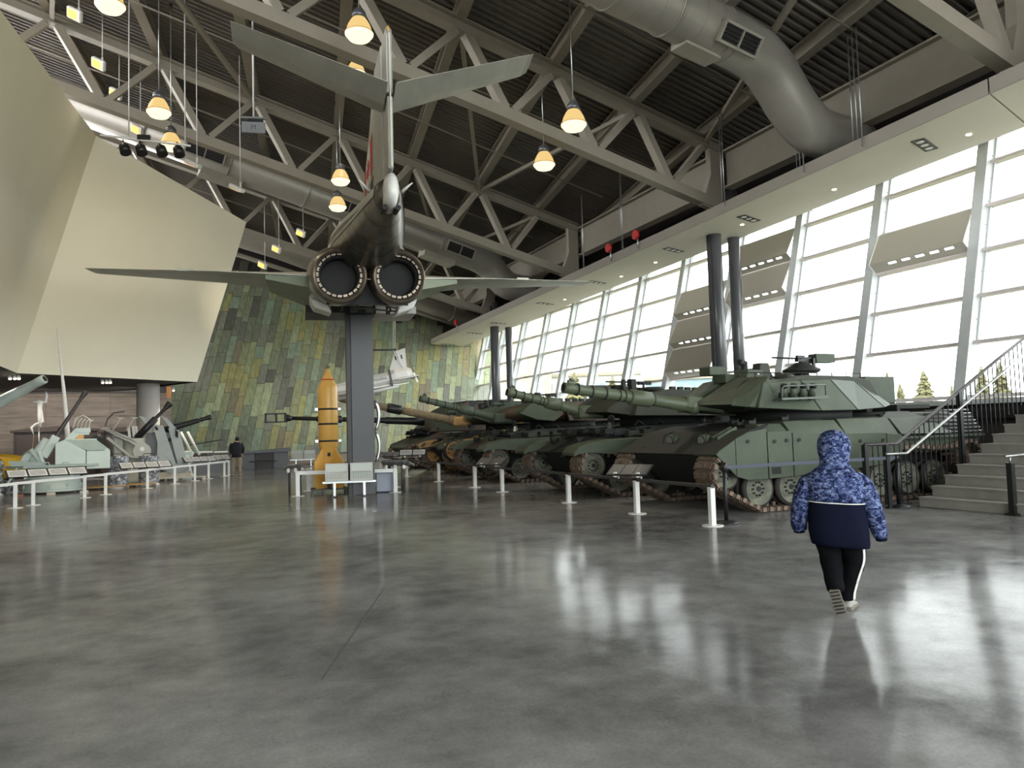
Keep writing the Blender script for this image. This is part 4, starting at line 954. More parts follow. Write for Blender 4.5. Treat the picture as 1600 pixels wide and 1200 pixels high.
# tail boom above the nozzles
def boom(s, hw, zb, zt):
    out = []
    for k in range(22):
        a = 2*math.pi*k/22; c_, s_ = math.sin(a), math.cos(a)
        out.append(J(hw*(abs(c_)**.85)*(1 if c_ >= 0 else -1)*(1.0 if s_ > -.2 else 1-.25*(-s_-.2)), s, (zb+zt)/2+(zt-zb)/2*s_))
    return out
bs = [(.12, .16, 5.42, 5.85), (.5, .24, 5.36, 5.92), (1.2, .36, 5.3, 5.98), (2.2, .5, 5.24, 6.1), (3.2, .62, 5.22, 6.25), (4.0, .72, 5.2, 6.36), (5.2, .84, 5.2, 6.45), (6.5, .8, 5.3, 6.55)]
MB().loft([boom(*b_) for b_ in bs]).build('tail_boom', 'jet_burnt', jet)
for k in (1, 2, 3, 4):
    a, b_ = bs[k], bs[k+1]
    MB().loft([boom(a[0], a[1]+.006, a[2]-.006, a[3]+.006), boom(a[0]+.02, a[1]+.008, a[2]-.007, a[3]+.007)], cap=False).build('skin_seam', 'deep_black', jet)
for sg in (-1, 1):  # pale spine skins on the upper flanks
    vs = []
    for (s, hw, zb, zt) in bs[1:]:
        zc = (zb+zt)/2; h2 = (zt-zb)/2
        for a in (20, 62, 96):
            a = math.radians(a); vs.append(J(sg*(hw*math.sin(a)**.85+.012), s, zc+h2*math.cos(a)+.012))
    MB().add(vs, [(i*3+j, i*3+j+1, (i+1)*3+j+1, (i+1)*3+j) for i in range(len(bs)-2) for j in range(2)], True).build('flank_skin', 'jet_skin', jet)
# white tail cone
MB().loft([[J(.135*r_*math.sin(2*math.pi*k/18), s, 5.6+.3*r_*math.cos(2*math.pi*k/18)+dz) for k in range(18)] for s, r_, dz in ((-.22, .25, -.03), (-.18, .6, -.02), (-.05, .88, 0), (.15, 1.0, .02), (.45, 1.1, .04))]).build('tail_cone', 'jet_white', jet)
for x in (-.1, .12): MB().cyl(J(x, .1, 5.33), J(x, .5, 5.36), .045, n=12).build('tail_vent', 'deep_black', jet)
# nacelles and nozzles
for sg, nm in ((-1, 'left'), (1, 'right')):
    x = .635*sg
    n_ = MB().lathe(J(x, 4.25, 5.02), J(x*.95, 9.2, 5.95), [(0, .575), (.01, .6), (.06, .635), (.2, .68), (.5, .66), (.85, .5), (1, .3)], 36, cap=False).build('engine_nacelle', 'jet_burnt', jet)
    z_ = MB().lathe(J(x, 4.1, 5.0), J(x, 4.9, 5.09), [(0, .545), (.02, .57), (.12, .58), (.3, .57), (1, .5)], 36, cap=False)
    z_.lathe(J(x, 4.1, 5.0), J(x, 4.9, 5.09), [(0, .545), (.04, .49), (.12, .48)], 36, cap=False); z_.build('nozzle', 'nozzle_metal', n_)
    MB().lathe(J(x, 4.19, 5.01), J(x, 4.95, 5.09), [(0, .485), (.65, .46)], 36, cap=False).build('nozzle_throat', 'deep_black', n_)
    MB().cyl(J(x, 4.68, 5.06), J(x, 4.73, 5.065), .47, n=36).build('exhaust_dark', 'deep_black', n_)  # black disc paints the dark depth of the open nozzle
    MB().lathe(J(x, 4.34, 5.02), J(x, 4.68, 5.06), [(0, .44), (0.02, .385), (1, .38), (1, .44)], 36, cap=False).build('inner_liner', 'deep_black', n_)
    q = MB()
    for k in range(24):
        a = 2*math.pi*k/24; c_, s_ = math.cos(a), math.sin(a)
        q.box(J(x+.46*c_, 4.28, 5.02+.46*s_), (.05, .22, .09), Matrix.Rotation(-a, 3, 'Y'))
    q.build('nozzle_petals', 'nozzle_metal', n_)
MB().mm(J(-.9, 4.735, 4.48), J(.9, 4.76, 5.6)).build('keel_panel', 'deep_black', jet)  # near-black plate over the pale fuselage end
MB().cyl(J(-.15, 4.35, 4.98), J(.15, 4.35, 4.98), .015, n=6).build('link_rod', 'steel', jet)
# wings
def foil(pts_root, pts_tip, zr, zt_, tr, tt, mirror):
    (x0, le0, te0), (x1, le1, te1) = pts_root, pts_tip
    def sec(x, le, te, z, th):
        out = []
        for f, t_ in ((0, 0), (.08, .6), (.35, 1), (.7, .7), (1, .06), (1, -.06), (.7, -.5), (.35, -.8), (.08, -.5)):
            ss = le+(te-le)*f; out.append(J(x*mirror, ss, z+t_*th/2+.125*(ss-5.6)))
        return out
    return [sec(x0, le0, te0, zr, tr), sec((x0+x1)/2, (le0+le1)/2, (te0+te1)/2, (zr+zt_)/2, (tr+tt)/2), sec(x1, le1, te1, zt_, tt)]
for sg in (-1, 1):
    r1 = foil((1.0, 10.4, 5.3), (3.2, 9.0, 5.5), 5.26, 5.32, .62, .2, sg)
    r2 = foil((3.2, 9.0, 5.5), (6.0, 7.5, 6.1), 5.32, 5.36, .2, .09, sg)
    MB().loft(r1+r2[1:], smooth=False).build('wing', 'jet_skin', jet)
    MB().loft([[J(sg*x, s, z) for (s, z) in ((5.3, 5.25), (5.3, 4.9), (9.5, 5.1), (9.8, 5.6))] for x in (1.0,)]+[[J(sg*2.2, s, z) for (s, z) in ((5.5, 5.26), (5.5, 5.16), (9.0, 5.5), (9.2, 5.65))]], smooth=False).build('wing_fairing', 'jet_green', jet)
    MB().box(J(sg*3.9, 5.7, 5.35), (.3, .12, .05)).build('flap_hinge', 'jet_skin', jet)
    # gear doors under the nacelles
    MB().ell(J(sg*.95, 6.3, 4.86), (.3, .7, .24), 12, 7).build('gear_fairing', 'jet_white', jet)
    MB().hexa([J(sg*.75, 5.6, 4.42), J(sg*1.15, 5.6, 4.56), J(sg*1.15, 6.6, 4.6), J(sg*.75, 6.6, 4.48), J(sg*.8, 5.6, 4.62), J(sg*1.25, 5.6, 4.8), J(sg*1.25, 6.6, 4.8), J(sg*.8, 6.6, 4.62)]).build('gear_door', 'jet_white', jet, bevel=.03)
for i, x in enumerate((-.5, -.1, .3, .7)): MB().cyl(J(x, 6.5, 4.62), J(x+.1, 7.4, 5.1), .03, n=8).build('belly_strut', 'jet_burnt', jet)
MB().cyl(J(-.2, 5.6, 4.55), J(.9, 5.9, 4.52), .02, n=8).build('belly_strut', 'jet_burnt', jet); MB().cyl(J(.55, 5.7, 4.42), J(.55, 5.7, 4.7), .05, n=10).build('belly_strut', 'jet_burnt', jet)
# fin, rudder, flag
def finpoly(pts, hw, nm, mat, x0=0.):
    q = MB(); n = len(pts); vs = [J(x0-hw, s, z) for s, z in pts]+[J(x0+hw, s, z) for s, z in pts]
    q.add(vs, [tuple(range(n)), tuple(reversed(range(n, 2*n)))]+[(i, (i+1) % n, n+(i+1) % n, n+i) for i in range(n)]); return q.build(nm, mat, jet, bevel=.015)
finpoly([(.62, 5.95), (.62, 8.34), (1.75, 8.42), (2.9, 7.72), (4.5, 6.95), (6.0, 6.5), (6.0, 6.2), (3.0, 6.0)], .07, 'fin', 'jet_skin')
finpoly([(.0, 5.95), (-.05, 7.15), (.6, 7.15), (.6, 5.95)], .045, 'rudder', 'jet_skin')
finpoly([(-.05, 7.2), (-.08, 8.2), (.0, 8.34), (.62, 8.36), (.62, 7.2)], .05, 'rudder', 'jet_skin')
MB().ell(J(0, .1, 8.28), (.04, .16, .12), 10, 6).build('fin_cap', 'bomb_yellow', jet)
finpoly([(-.1, 5.95), (-.14, 8.2), (-.09, 8.2), (-.04, 5.95)], .012, 'rudder_edge', 'jet_white')
# flag painted on the left fin face: red bars, white field, red leaf
xL = -.0725
def patch(pts, nm, mat, off=0.): 
    vs = [J(xL-.004-off, s, z) for s, z in pts]; n = len(pts); vs += [J(xL, s, z) for s, z in pts]
    return MB().add(vs, [tuple(range(n)), tuple(reversed(range(n, 2*n)))]+[(i, (i+1) % n, n+(i+1) % n, n+i) for i in range(n)]).build(nm, mat, jet)
patch([(2.3, 6.72), (2.3, 7.42), (3.3, 7.42), (4.15, 7.08), (4.15, 6.72)], 'flag_field', 'white')
patch([(2.3, 6.72), (2.3, 7.42), (2.75, 7.42), (2.75, 6.72)], 'flag_bar', 'red', .003)
patch([(3.72, 6.72), (3.72, 7.25), (4.15, 7.08), (4.15, 6.72)], 'flag_bar', 'red', .003)
leaf = [(0, .5), (.1, .3), (.2, .36), (.17, .08), (.32, .2), (.36, .12), (.5, .14), (.44, -.02), (.5, -.08), (.25, -.26), (.28, -.36), (.03, -.3), (.03, -.5), (-.03, -.5), (-.03, -.3), (-.28, -.36), (-.25, -.26), (-.5, -.08), (-.44, -.02), (-.5, .14), (-.36, .12), (-.32, .2), (-.17, .08), (-.2, .36), (-.1, .3)]
patch([(3.23+u*.8, 7.02+v*.5) for u, v in leaf], 'maple_leaf', 'red', .003)
text('tail_number', '1022', .36, 'rail_dark', jet, J(xL-.004, 2.55, 6.46), (math.radians(90), 0, math.radians(-90)), .003)
# slab tailplane halves
for sg in (-1, 1):
    rr_ = []
    for x, le, te, z, th in ((.07, .62, -.38, 7.18, .13), (2.38, .42, -.2, 7.98, .05), (2.46, .3, -.2, 8.0, .04)):
        rr_.append([J(sg*x, le+(te-le)*f, z+t_*th/2+(.1*(f-.5))) for f, t_ in ((0, 0), (.1, .7), (.4, 1), (1, .08), (1, -.08), (.4, -1), (.1, -.7))])
    MB().loft(rr_, smooth=False).build('tailplane', 'jet_skin', jet)
    MB().tube([J(sg*.26, .95, 5.84), J(sg*.46, .75, 5.98)], .03, 8, rs=[.04, .01]).build('side_probe', 'jet_white', jet)

# ---- post with top plate
po_ = thing('display_post', 'tall dark grey square post carrying the jet', 'post', (4.55, 20.6, 0), -math.radians(8))
MB().mm((-.29, -.3, 0), (.29, .3, 4.84)).build('post_face', 'pole_grey', po_, bevel=.01)
MB().mm((-.40, -.26, 0), (-.29, .26, 4.84)).build('dark_side', 'pole_dark', po_)  # side face of the post, its shade put into the darker grey
MB().mm((-.42, -.32, 0), (.31, .32, .012)).build('base_plate', 'pole_dark', po_)
MB().mm((.29, -.2, 1.0), (.31, .3, 4.7)).build('dark_side', 'pole_dark', po_)
pf = thing('support_platform', 'steel platform between post and jet, its lit end painted pale', 'platform', (4.55, 20.6, 4.84), -math.radians(8))
MB().hexa([(-1.45, -.5, 0), (.38, -.5, 0), (.38, .9, 0), (-1.45, .9, 0), (-1.45, -.5, .19), (.38, -.5, .19), (.38, 1.4, .19), (-1.1, 1.4, .19)]).build('beam', 'pole_dark', pf)
MB().mm((.38, -.52, .0), (1.46, .9, .19)).build('lit_beam', 'light_plate', pf)  # paler paint carries the light falling on this end
for x in (-.95, -.3, .1): MB().mm((x, -.54, .01), (x+.2, -.5, .18)).build('joint_plate', 'pole_grey', pf)
# curved polished blades on the right of the post
for z in (2.1, 1.25):
    o_ = MB().tube([(.11*math.sin(i/10*math.pi)**.8, 0, .84*(i/10-.5)) for i in range(11)], .03, 8, rs=[.02]+[.045]*9+[.02]).build('curved_blade', 'steel'); o_.location = (4.88, 20.5, z)
    tag(o_, 'upper curved silver blade on the right side of the grey post' if z > 2 else 'lower curved silver blade on the right side of the grey post', 'blade')
bx = thing('grey_box', 'blue grey metal box on the floor right of the post', 'box', (5.2, 20.9, 0), -math.radians(10))
MB().mm((-.22, -.2, .02), (.22, .2, .62)).build('cabinet', 'box_bluegrey', bx, bevel=.01); MB().mm((-.2, -.18, 0), (.2, .18, .03)).build('plinth', 'deep_black', bx); MB().mm((-.23, -.21, .6), (.23, .21, .63)).build('lid', 'box_bluegrey', bx)

# ---- yellow bomb standing on its fins
bo = thing('yellow_bomb', 'tall yellow bomb standing on its fins left of the grey post', 'bomb', (3.88, 21.95, 0), -math.radians(8))
MB().lathe((0, 0, .12), (0, 0, 3.5), [(t_/3.4, r_) for t_, r_ in ((.55, .05), (.56, .18), (.9, .22), (1.15, .24), (1.2, .268), (2.85, .268), (2.9, .255), (3.15, .14), (3.36, .05), (3.4, .04))], 32).build('body', 'bomb_yellow', bo)
for z, c_ in ((2.32, 'black_metal'), (1.9, 'tank_dark'), (1.42, 'black_metal')):
    MB().cyl((0, 0, z), (0, 0, z+.05), .275, n=32).build('band', c_, bo)
    if c_ == 'black_metal':
        q = MB()
        for sg in (-1, 1): q.box((sg*.32, 0, z+.025), (.08, .05, .07))
        q.build('lug', 'steel', bo)
MB().cyl((0, 0, 3.17), (0, 0, 3.2), .186, .172, n=30).build('red_band', 'red', bo)
q = MB()
for k in range(36):
    a = 2*math.pi*k/36
    for z in (1.38-.1, 2.96): q.ell((.269*math.cos(a)*(1 if z < 2 else .93), .269*math.sin(a)*(1 if z < 2 else .93), z), (.012, .012, .012), 6, 4)
for k in range(40): 
    for sg in (-1, 1): q.ell((sg*.272, 0, 1.35+.04*k), (.014, .014, .012), 6, 4)
q.build('rivets', 'bomb_yellow', bo)
MB().cyl((0, 0, 3.5), (0, 0, 3.56), .03, n=10).build('nose_stub', 'rust_track', bo); MB().mm((-.06, -.03, 3.53), (.07, .03, 3.57)).build('nose_cap', 'rust_track', bo)
for k in range(4):
    a = math.radians(45+90*k)
    MB().prism([(.1, .12), (.1, .75), (.16, 1.28), (.2, 1.3), (.56, .85), (.56, .18), (.5, .12)], lambda u, v, w_, a=a: (u*math.cos(a)-w_*math.sin(a), u*math.sin(a)+w_*math.cos(a), v), -.02, .02).build('fin', 'bomb_yellow', bo, bevel=.006)
MB().mm((-.04, -.32, 1.02), (.04, -.28, 1.12)).build('fin_latch', 'deep_black', bo)
MB().cyl((0, 0, .12), (0, 0, .7), .07, n=12).build('tail_shaft', 'steel', bo)
MB().lathe((0, 0, .62), (0, 0, .86), [(0, .05), (.5, .13), (1, .1)], 16).build('tail_plug', 'canvas_tan', bo)
q = MB(); q.mm((-.5, -.4, .08), (.5, .4, .12))
for x in (-.46, -.15, .15, .46): q.mm((x-.03, -.4, 0), (x+.03, .4, .08))
q.build('steel_stand', 'black_metal', bo)

# ================================================================ RAILS
def sign_panel(name_lab, p, rz, n=2, W_=.62, tilt=30, wide=False, mat='sign_grey'):
    t_ = thing('label_stand', name_lab, 'sign', p, rz, 'information panels on the rails')
    R_ = Matrix.Rotation(math.radians(tilt), 3, 'X')
    b_ = MB().box((0, 0, .0), (W_, .34, .025), R_).build('panel', 'sign_black', t_)
    wd = (W_-.04)/n
    for i in range(n):
        x = -W_/2+.02+wd*(i+.5)
        pg = MB().box(R_ @ V((x, 0, .016)), (wd*.9, .3, .006), R_).build('sheet', mat, b_)
        q = MB()
        for k in range(7): q.box(R_ @ V((x-.0, .11-.034*k, .0205)), (wd*(.74 if k else .4), .012, .002), R_)
        if mat == 'sign_paper': q.build('printed_lines', 'sign_text', b_)
    for x in (-W_*.28, W_*.28):
        MB().cyl((x, -.0, -.16), (x, .0, -.02), .018, n=8).build('bracket', 'white', t_)
        MB().cyl((x, -.13, -.08), (x, -.09, -.08), .05, n=14).build('knob', 'white', t_)
    return t_
def rail(lab, pts, h, matp, matr, double=False, rw=.07, pw=.085, bh=.05):
    o = V((pts[0][0], pts[0][1], 0)); t_ = thing('barrier_rail', lab, 'rail', o)
    P_ = [V((p[0], p[1], 0))-o for p in pts]
    for p in P_:
        MB().mm(p+V((-pw/2, -pw/2, .012)), p+V((pw/2, pw/2, h-.03))).build('post', matp, t_, bevel=.006)
        MB().cyl(p, p+V((0, 0, .014)), .17, n=24).build('base', matp, t_)
    for a, b_ in zip(P_, P_[1:]):
        d = (b_-a).normalized(); MB().beam(a-d*pw/2+V((0, 0, h-.02)), b_+d*pw/2+V((0, 0, h+.005-bh/2)), rw, bh).build('top_bar', matr, t_)
    return t_
rail('long barrier rail with pale posts and dark bar before the tanks', [(7.7, y) for y in (9.86, 12.02, 14.7, 18.4, 20.4, 23.7, 27.5, 31.5)], .64, 'rail_white', 'rail_dark', pw=.09)
RL = V((5.7, 12.5, 0)).normalized()
pl_ = [(-7.2, 15.3), (-5.6, 18.8), (-3.79, 22.75), (-3.5, 23.4), (-2.51, 25.3), (-2.05, 26.3), (-.98, 28.5), (-.15, 30.4), (.55, 31.9), (1.08, 33.1), (1.75, 34.6), (1.95, 35.05)]
rail('white barrier rail running along the naval guns', pl_, .64, 'rail_white', 'rail_white', bh=.07)
rail('white barrier rail framing the bomb and grey post', [(3.45, 22.8), (2.9, 21.1), (5.38, 20.4), (5.9, 22.4)], .64, 'rail_white', 'rail_white', pw=.11, bh=.095)
sign_panel('black information panel nearest the stanchion, before the near tank', (7.62, 12.1, .80), -math.radians(62), 3, .85, 32)
sign_panel('black information panel before the second and third tank', (7.62, 18.9, .78), -math.radians(60), 2, .9, 32)
sign_panel('black information panel before the tan-wheeled tank', (7.62, 26.4, .78), -math.radians(50), 2, .8, 32)
sign_panel('wide black information panel beyond the rail just right of the post', (7.6, 29.6, .78), -math.radians(45), 3, 1.1, 30, mat='sign_text')
sign_panel('pale information panel behind the rail right of the post', (7.1, 24.6, .95), -math.radians(20), 2, .9, 30, mat='sign_paper')
az = math.radians(-62)
def lsign(lab, x, y, z, W_, n): sign_panel(lab, (x, y, z), math.radians(22), n, W_, 34, mat='sign_paper')
lsign('long white paged panel before the pale teal gun', -3.35, 24.7, .80, 2.0, 4)
lsign('long white paged panel before the foil covered drums', -1.05, 28.9, .78, 1.7, 4)
lsign('small white paged panel near the standing visitor', .75, 33.0, .80, 1.3, 4)
lsign('smallest white paged panel right beside the visitor', 1.65, 34.8, .80, .75, 2)
for i, (x, y) in enumerate(((2.95, 22.0), (5.75, 21.6), (5.55, 21.0))):
    t_ = thing('panel_back', ['panel seen from behind with round knobs left of the bomb', 'panel seen from behind with round knobs, farther one right of the post', 'panel seen from behind with round knobs, nearer one right of the post'][i], 'sign', (x, y, .70), math.radians(35 if i == 0 else -30))
    MB().box((0, 0, .06), (.75, .34, .025), Matrix.Rotation(math.radians(-24), 3, 'X')).build('panel', 'steel', t_)
    for xx in (-.25, 0, .25): MB().ell((xx, -.02, -.04), (.05, .05, .07), 10, 6).build('knob', 'white', t_)
    MB().cyl((-.2, 0, -.70), (-.2, 0, 0), .03, n=8).build('leg', 'rail_dark', t_); MB().cyl((.2, 0, -.70), (.2, 0, 0), .03, n=8).build('leg', 'rail_dark', t_)
# ---- belt stanchions
def stanchion(x, y, lab):
    t_ = thing('belt_stanchion', lab, 'stanchion', (x, y, 0), 0, 'black belt stanchions by the near tank')
    MB().lathe((0, 0, 0), (0, 0, .06), [(0, .19), (.3, .19), (.7, .16), (1, .04)], 28).build('base', 'black_metal', t_)
    MB().cyl((0, 0, .04), (0, 0, .94), .032, n=16).build('post', 'black_metal', t_)
    MB().cyl((0, 0, .82), (0, 0, .98), .042, n=16).build('belt_head', 'black_metal', t_)
stanchion(8.05, 9.95, 'left black belt stanchion beside the last white rail post')
stanchion(10.25, 10.0, 'black belt stanchion half hidden behind the child')
stanchion(11.95, 9.95, 'right black belt stanchion at the foot of the stairs')
for a, b_, l_ in (((8.05, 9.95), (10.25, 10.0), 'left grey retractable belt in front of the near tank skirt'), ((10.25, 10.0), (11.95, 9.95), 'right grey retractable belt reaching to the stairs')):
    o_ = MB().beam((a[0]+.04, a[1], .9), (b_[0]-.04, b_[1], .9), .006, .055).build('barrier_belt', 'belt_grey'); tag(o_, l_, 'belt')

# ---- benches
def bench(lab, x, y, rz, n, leather=None):
    t_ = thing('seat_bench', lab, 'bench', (x, y, 0), rz)
    w_ = .58
    for i in range(n):
        cx = (i-(n-1)/2)*(w_+.05)
        s_ = MB().box((cx, .05, .42), (w_, .42, .03)).build('seat', leather or 'bench_mesh', t_, bevel=.008)
        if not leather:
            b_ = MB(); R_ = Matrix.Rotation(math.radians(-8), 3, 'X')
            for (dx, dz, sx, sz) in ((0, .44, w_, .03), (0, .03, w_, .03), (-w_/2+.02, .23, .035, .42), (w_/2-.02, .23, .035, .42), (0, .24, w_-.06, .025)): b_.box(V((cx, -.15, .42))+R_ @ V((dx, 0, dz)), (sx, .03, sz), R_)
            bb = b_.build('backrest_frame', 'light_plate', t_)
            MB().box(V((cx, -.15, .42))+R_ @ V((0, .0, .34)), (w_-.07, .012, .18), R_).build('backrest_panel', 'bench_mesh', bb)
            lo = MB()
            for k in range(22): lo.box(V((cx, -.15, .42))+R_ @ V((-(w_-.08)/2+(k+.5)*(w_-.08)/22, 0, .13)), ((w_-.1)/30, .012, .18), R_)
            lo.build('backrest_slats', 'bench_mesh', bb, kind='stuff')
    L = n*(w_+.05)
    MB().beam((-L/2-.05, .05, .38), (L/2+.05, .05, .38), .06, .05).build('seat_beam', 'steel' if not leather else 'black_metal', t_)
    for sx in (-1, 1):
        MB().beam((sx*(L/2-.25), .05, .0), (sx*(L/2-.25), .05, .37), .06, .05, V((0, 1, 0))).build('leg', 'steel' if not leather else 'black_metal', t_)
        MB().mm((sx*(L/2-.25)-.05, -.2, 0), (sx*(L/2-.25)+.05, .3, .025)).build('foot', 'black_metal', t_)
    return t_
bench('two-seat pale mesh bench in front of the grey post', 4.05, 19.95, -math.radians(13), 2)
bench('far two-seat mesh bench by the slate wall', 5.95, 41.0, -math.radians(8), 2)
bench('small brown leather bench before the far grey desk', 3.85, 40.2, -math.radians(8), 2, 'brown_wood')
dk_ = thing('display_desk', 'grey display desk with sloping glass top near the slate wall', 'desk', (4.05, 41.2, 0), -math.radians(8))
MB().mm((-1.05, -.35, 0), (-.5, .35, .82)).build('side_panel', 'desk_grey', dk_); MB().mm((.45, -.35, 0), (1.15, .35, .82)).build('side_panel', 'desk_grey', dk_)
MB().mm((-.5, .1, 0), (.45, .3, .82)).build('back_panel', 'rail_dark', dk_)
MB().hexa([(-1.3, -.5, .8), (1.3, -.5, .84), (1.3, .5, .84), (-1.3, .5, .8), (-1.3, -.5, .86), (1.3, -.5, 1.0), (1.3, .5, 1.04), (-1.3, .5, .88)]).build('desk_top', 'desk_grey', dk_)
dk2 = thing('display_desk', 'dark low display counter behind the standing visitor', 'desk', (.9, 38.8, 0), -math.radians(2))
MB().mm((-1.3, -.4, 0), (1.4, .4, .8)).build('counter', 'desk_grey', dk2); MB().mm((-1.6, -.5, .8), (1.6, .5, .9)).build('counter_top', 'rail_dark', dk2); MB().mm((-.6, -.55, .78), (.3, -.45, .95)).build('front_pad', 'brown_wood', dk2)
for i, (x, z, sx) in enumerate(((-.7, .96, .9), (.2, .98, .7), (.9, .96, .6))): tag(MB().box((.9+x, 38.8, z), (sx, .5, .08)).build('model_part', 'white', bevel=.02), ['white part lying left on the dark counter', 'white part lying mid on the dark counter', 'white part lying right on the dark counter'][i], 'part')

# ================================================================ STAIRS with railings at the right
st = thing('staircase', 'concrete stairs rising to the right edge', 'stairs', (12.33, 9.85, 0))
for i in range(9):
    MB().mm((.355*i, -6.0, 0 if i == 0 else .18*i-.02), (3.6, 0, .18*(i+1))).build('step', 'stair_concrete', st, bevel=.008)
    MB().mm((.355*i-.02, -6.0, .18*(i+1)-.03), (.355*i+.0, 0, .18*(i+1))).build('nosing', 'stair_concrete', st)
gr_ = thing('stair_guard', 'black balustrade along the far side of the stairs', 'railing', (11.2, 9.98, 0))
def G_(x, z): return V((x-11.2, 0, z))
q = MB().tube([G_(11.2, 1.16), G_(12.0, 1.15), G_(14.9, 2.70), G_(16.0, 3.27)], .032, 10); q.build('guard_rail', 'rail_dark', gr_)
MB().tube([G_(11.6, .98)+V((0, -.1, 0)), G_(12.12, .97)+V((0, -.1, 0)), G_(14.9, 2.44)+V((0, -.1, 0)), G_(16, 3.02)+V((0, -.1, 0))], .026, 10).build('handrail', 'steel', gr_)
for i in range(34):
    x = 11.26+.135*i; zt = 1.15 if x < 12 else 1.15+(x-12)*.5345; zb = .03 if x < 12.3 else max(.03, .18*math.ceil((x-12.33)/.355)-.0)
    MB().mm(G_(x, zb)+V((-.008, -.008, 0)), G_(x, zt)+V((.008, .008, 0))).build('baluster', 'black_metal', gr_)
for x, zt in ((11.2, 1.16), (11.72, 1.15), (13.75, 2.08)): MB().mm(G_(x, 0)+V((-.04, -.04, 0)), G_(x, zt)+V((.04, .04, 0))).build('newel_post', 'black_metal', gr_)
MB().beam(G_(11.2, .05), G_(12.3, .05), .03, .03).build('bottom_bar', 'black_metal', gr_)
hr = thing('centre_handrail', 'handrail with black post in the middle of the stairs', 'railing', (12.3, 8.12, 0))
MB().mm((-.045, -.045, .02), (.045, .045, .84)).build('newel_post', 'black_metal', hr); MB().mm((-.09, -.09, 0), (.09, .09, .03)).build('base_plate', 'black_metal', hr)
MB().cyl((0, 0, .84), (0, 0, .93), .016, n=8).build('bracket', 'steel', hr); MB().tube([(-.12, 0, .95), (.5, 0, .96), (3.2, 0, 2.4)], .026, 10).build('handrail', 'steel', hr)
MB().mm((2.6, -.04, 1.3), (2.68, .04, 2.1)).build('upper_post', 'black_metal', hr)

# ================================================================ LAMPS
def pendant(lab, p, top, s_=1.):
    t_ = thing('pendant_lamp', lab, 'lamp', p, 0, 'warm glass bell lamps hanging from the roof')
    r_ = .31*s_
    MB().lathe((0, 0, -.4*s_), (0, 0, .12*s_), [(0, r_*.62), (.03, r_*.75), (.22, r_), (.26, r_*1.0)], 28, cap=True).build('glass_ring', 'lamp_ring', t_)
    MB().lathe((0, 0, -.4*s_), (0, 0, .12*s_), [(.26, r_*.99), (.34, r_*.93), (.6, r_*.8), (.82, r_*.6), (.97, r_*.4), (1, r_*.3)], 28).build('glass_bell', 'lamp_glass', t_)
    for k in (.27,): MB().cyl((0, 0, -.4*s_+.52*s_*k), (0, 0, -.4*s_+.52*s_*k+.012), r_*(1.02-.42*max(0, k-.28)), n=28).build('prism_ring', 'orange_wood', t_)
    MB().lathe((0, 0, .08*s_), (0, 0, .34*s_), [(0, .16*s_), (.5, .15*s_), (.8, .1*s_), (1, .03)], 20).build('metal_cap', 'column_grey', t_)
    MB().cyl((0, 0, .3*s_), (0, 0, top-p[2]), .014, n=8).build('hanging_rod', 'steel', t_)
    MB().cyl((0, 0, top-p[2]-.12), (0, 0, top-p[2]), .05, n=10).build('ceiling_hook', 'black_metal', t_)
    l = bpy.data.lights.new('bulb', 'SPOT'); l.energy = 230; l.color = (1, .86, .66); l.shadow_soft_size = .2; l.spot_size = math.radians(118); l.spot_blend = .8
    lo = bpy.data.objects.new('bulb', l); COL.objects.link(lo); lo.parent = t_; lo.location = (0, 0, -.45*s_)
def rooftop(x, y): s_ = y+(16.8-x)/math.tan(AZ); return ztop_(s_, x)+.5
for lab, p in (('big glass bell lamp above the tail fin', (3.65, 16.15, 10.66)), ('glass bell lamp partly hidden behind the left tailplane', (5.25, 23.8, 13.5)), ('glass bell lamp hanging farthest right near the big duct', (8.77, 15.84, 9.2)), ('glass bell lamp lower and left of the rightmost one', (9.54, 19.04, 9.38)),
               ('glass bell lamp left, above the track spotlights', (-.48, 22.0, 10.66)), ('glass bell lamp behind the track spotlights', (-.2, 24.0, 10.5)), ('glass bell lamp left of the tail cone, upper of two', (4.96, 25.1, 10.35)), ('glass bell lamp left of the tail cone, lower of two', (5.22, 27.0, 10.02)), ('glass bell lamp cut by the top edge at the left', (-1.37, 18.3, 11.45))):
    pendant(lab, p, rooftop(p[0], p[1]))
fl_ = ['flood light highest at the top left corner', 'second flood light from the top left', 'third flood light from the top left', 'small flood light near the duct behind the spotlights', 'white flood light turned away, left of the round duct', 'white flood light turned away, in front of the round duct', 'small glowing flood light right of the cream volume tip', 'tiny glowing flood light near the wing, upper', 'tiny glowing flood light near the wing, lower']
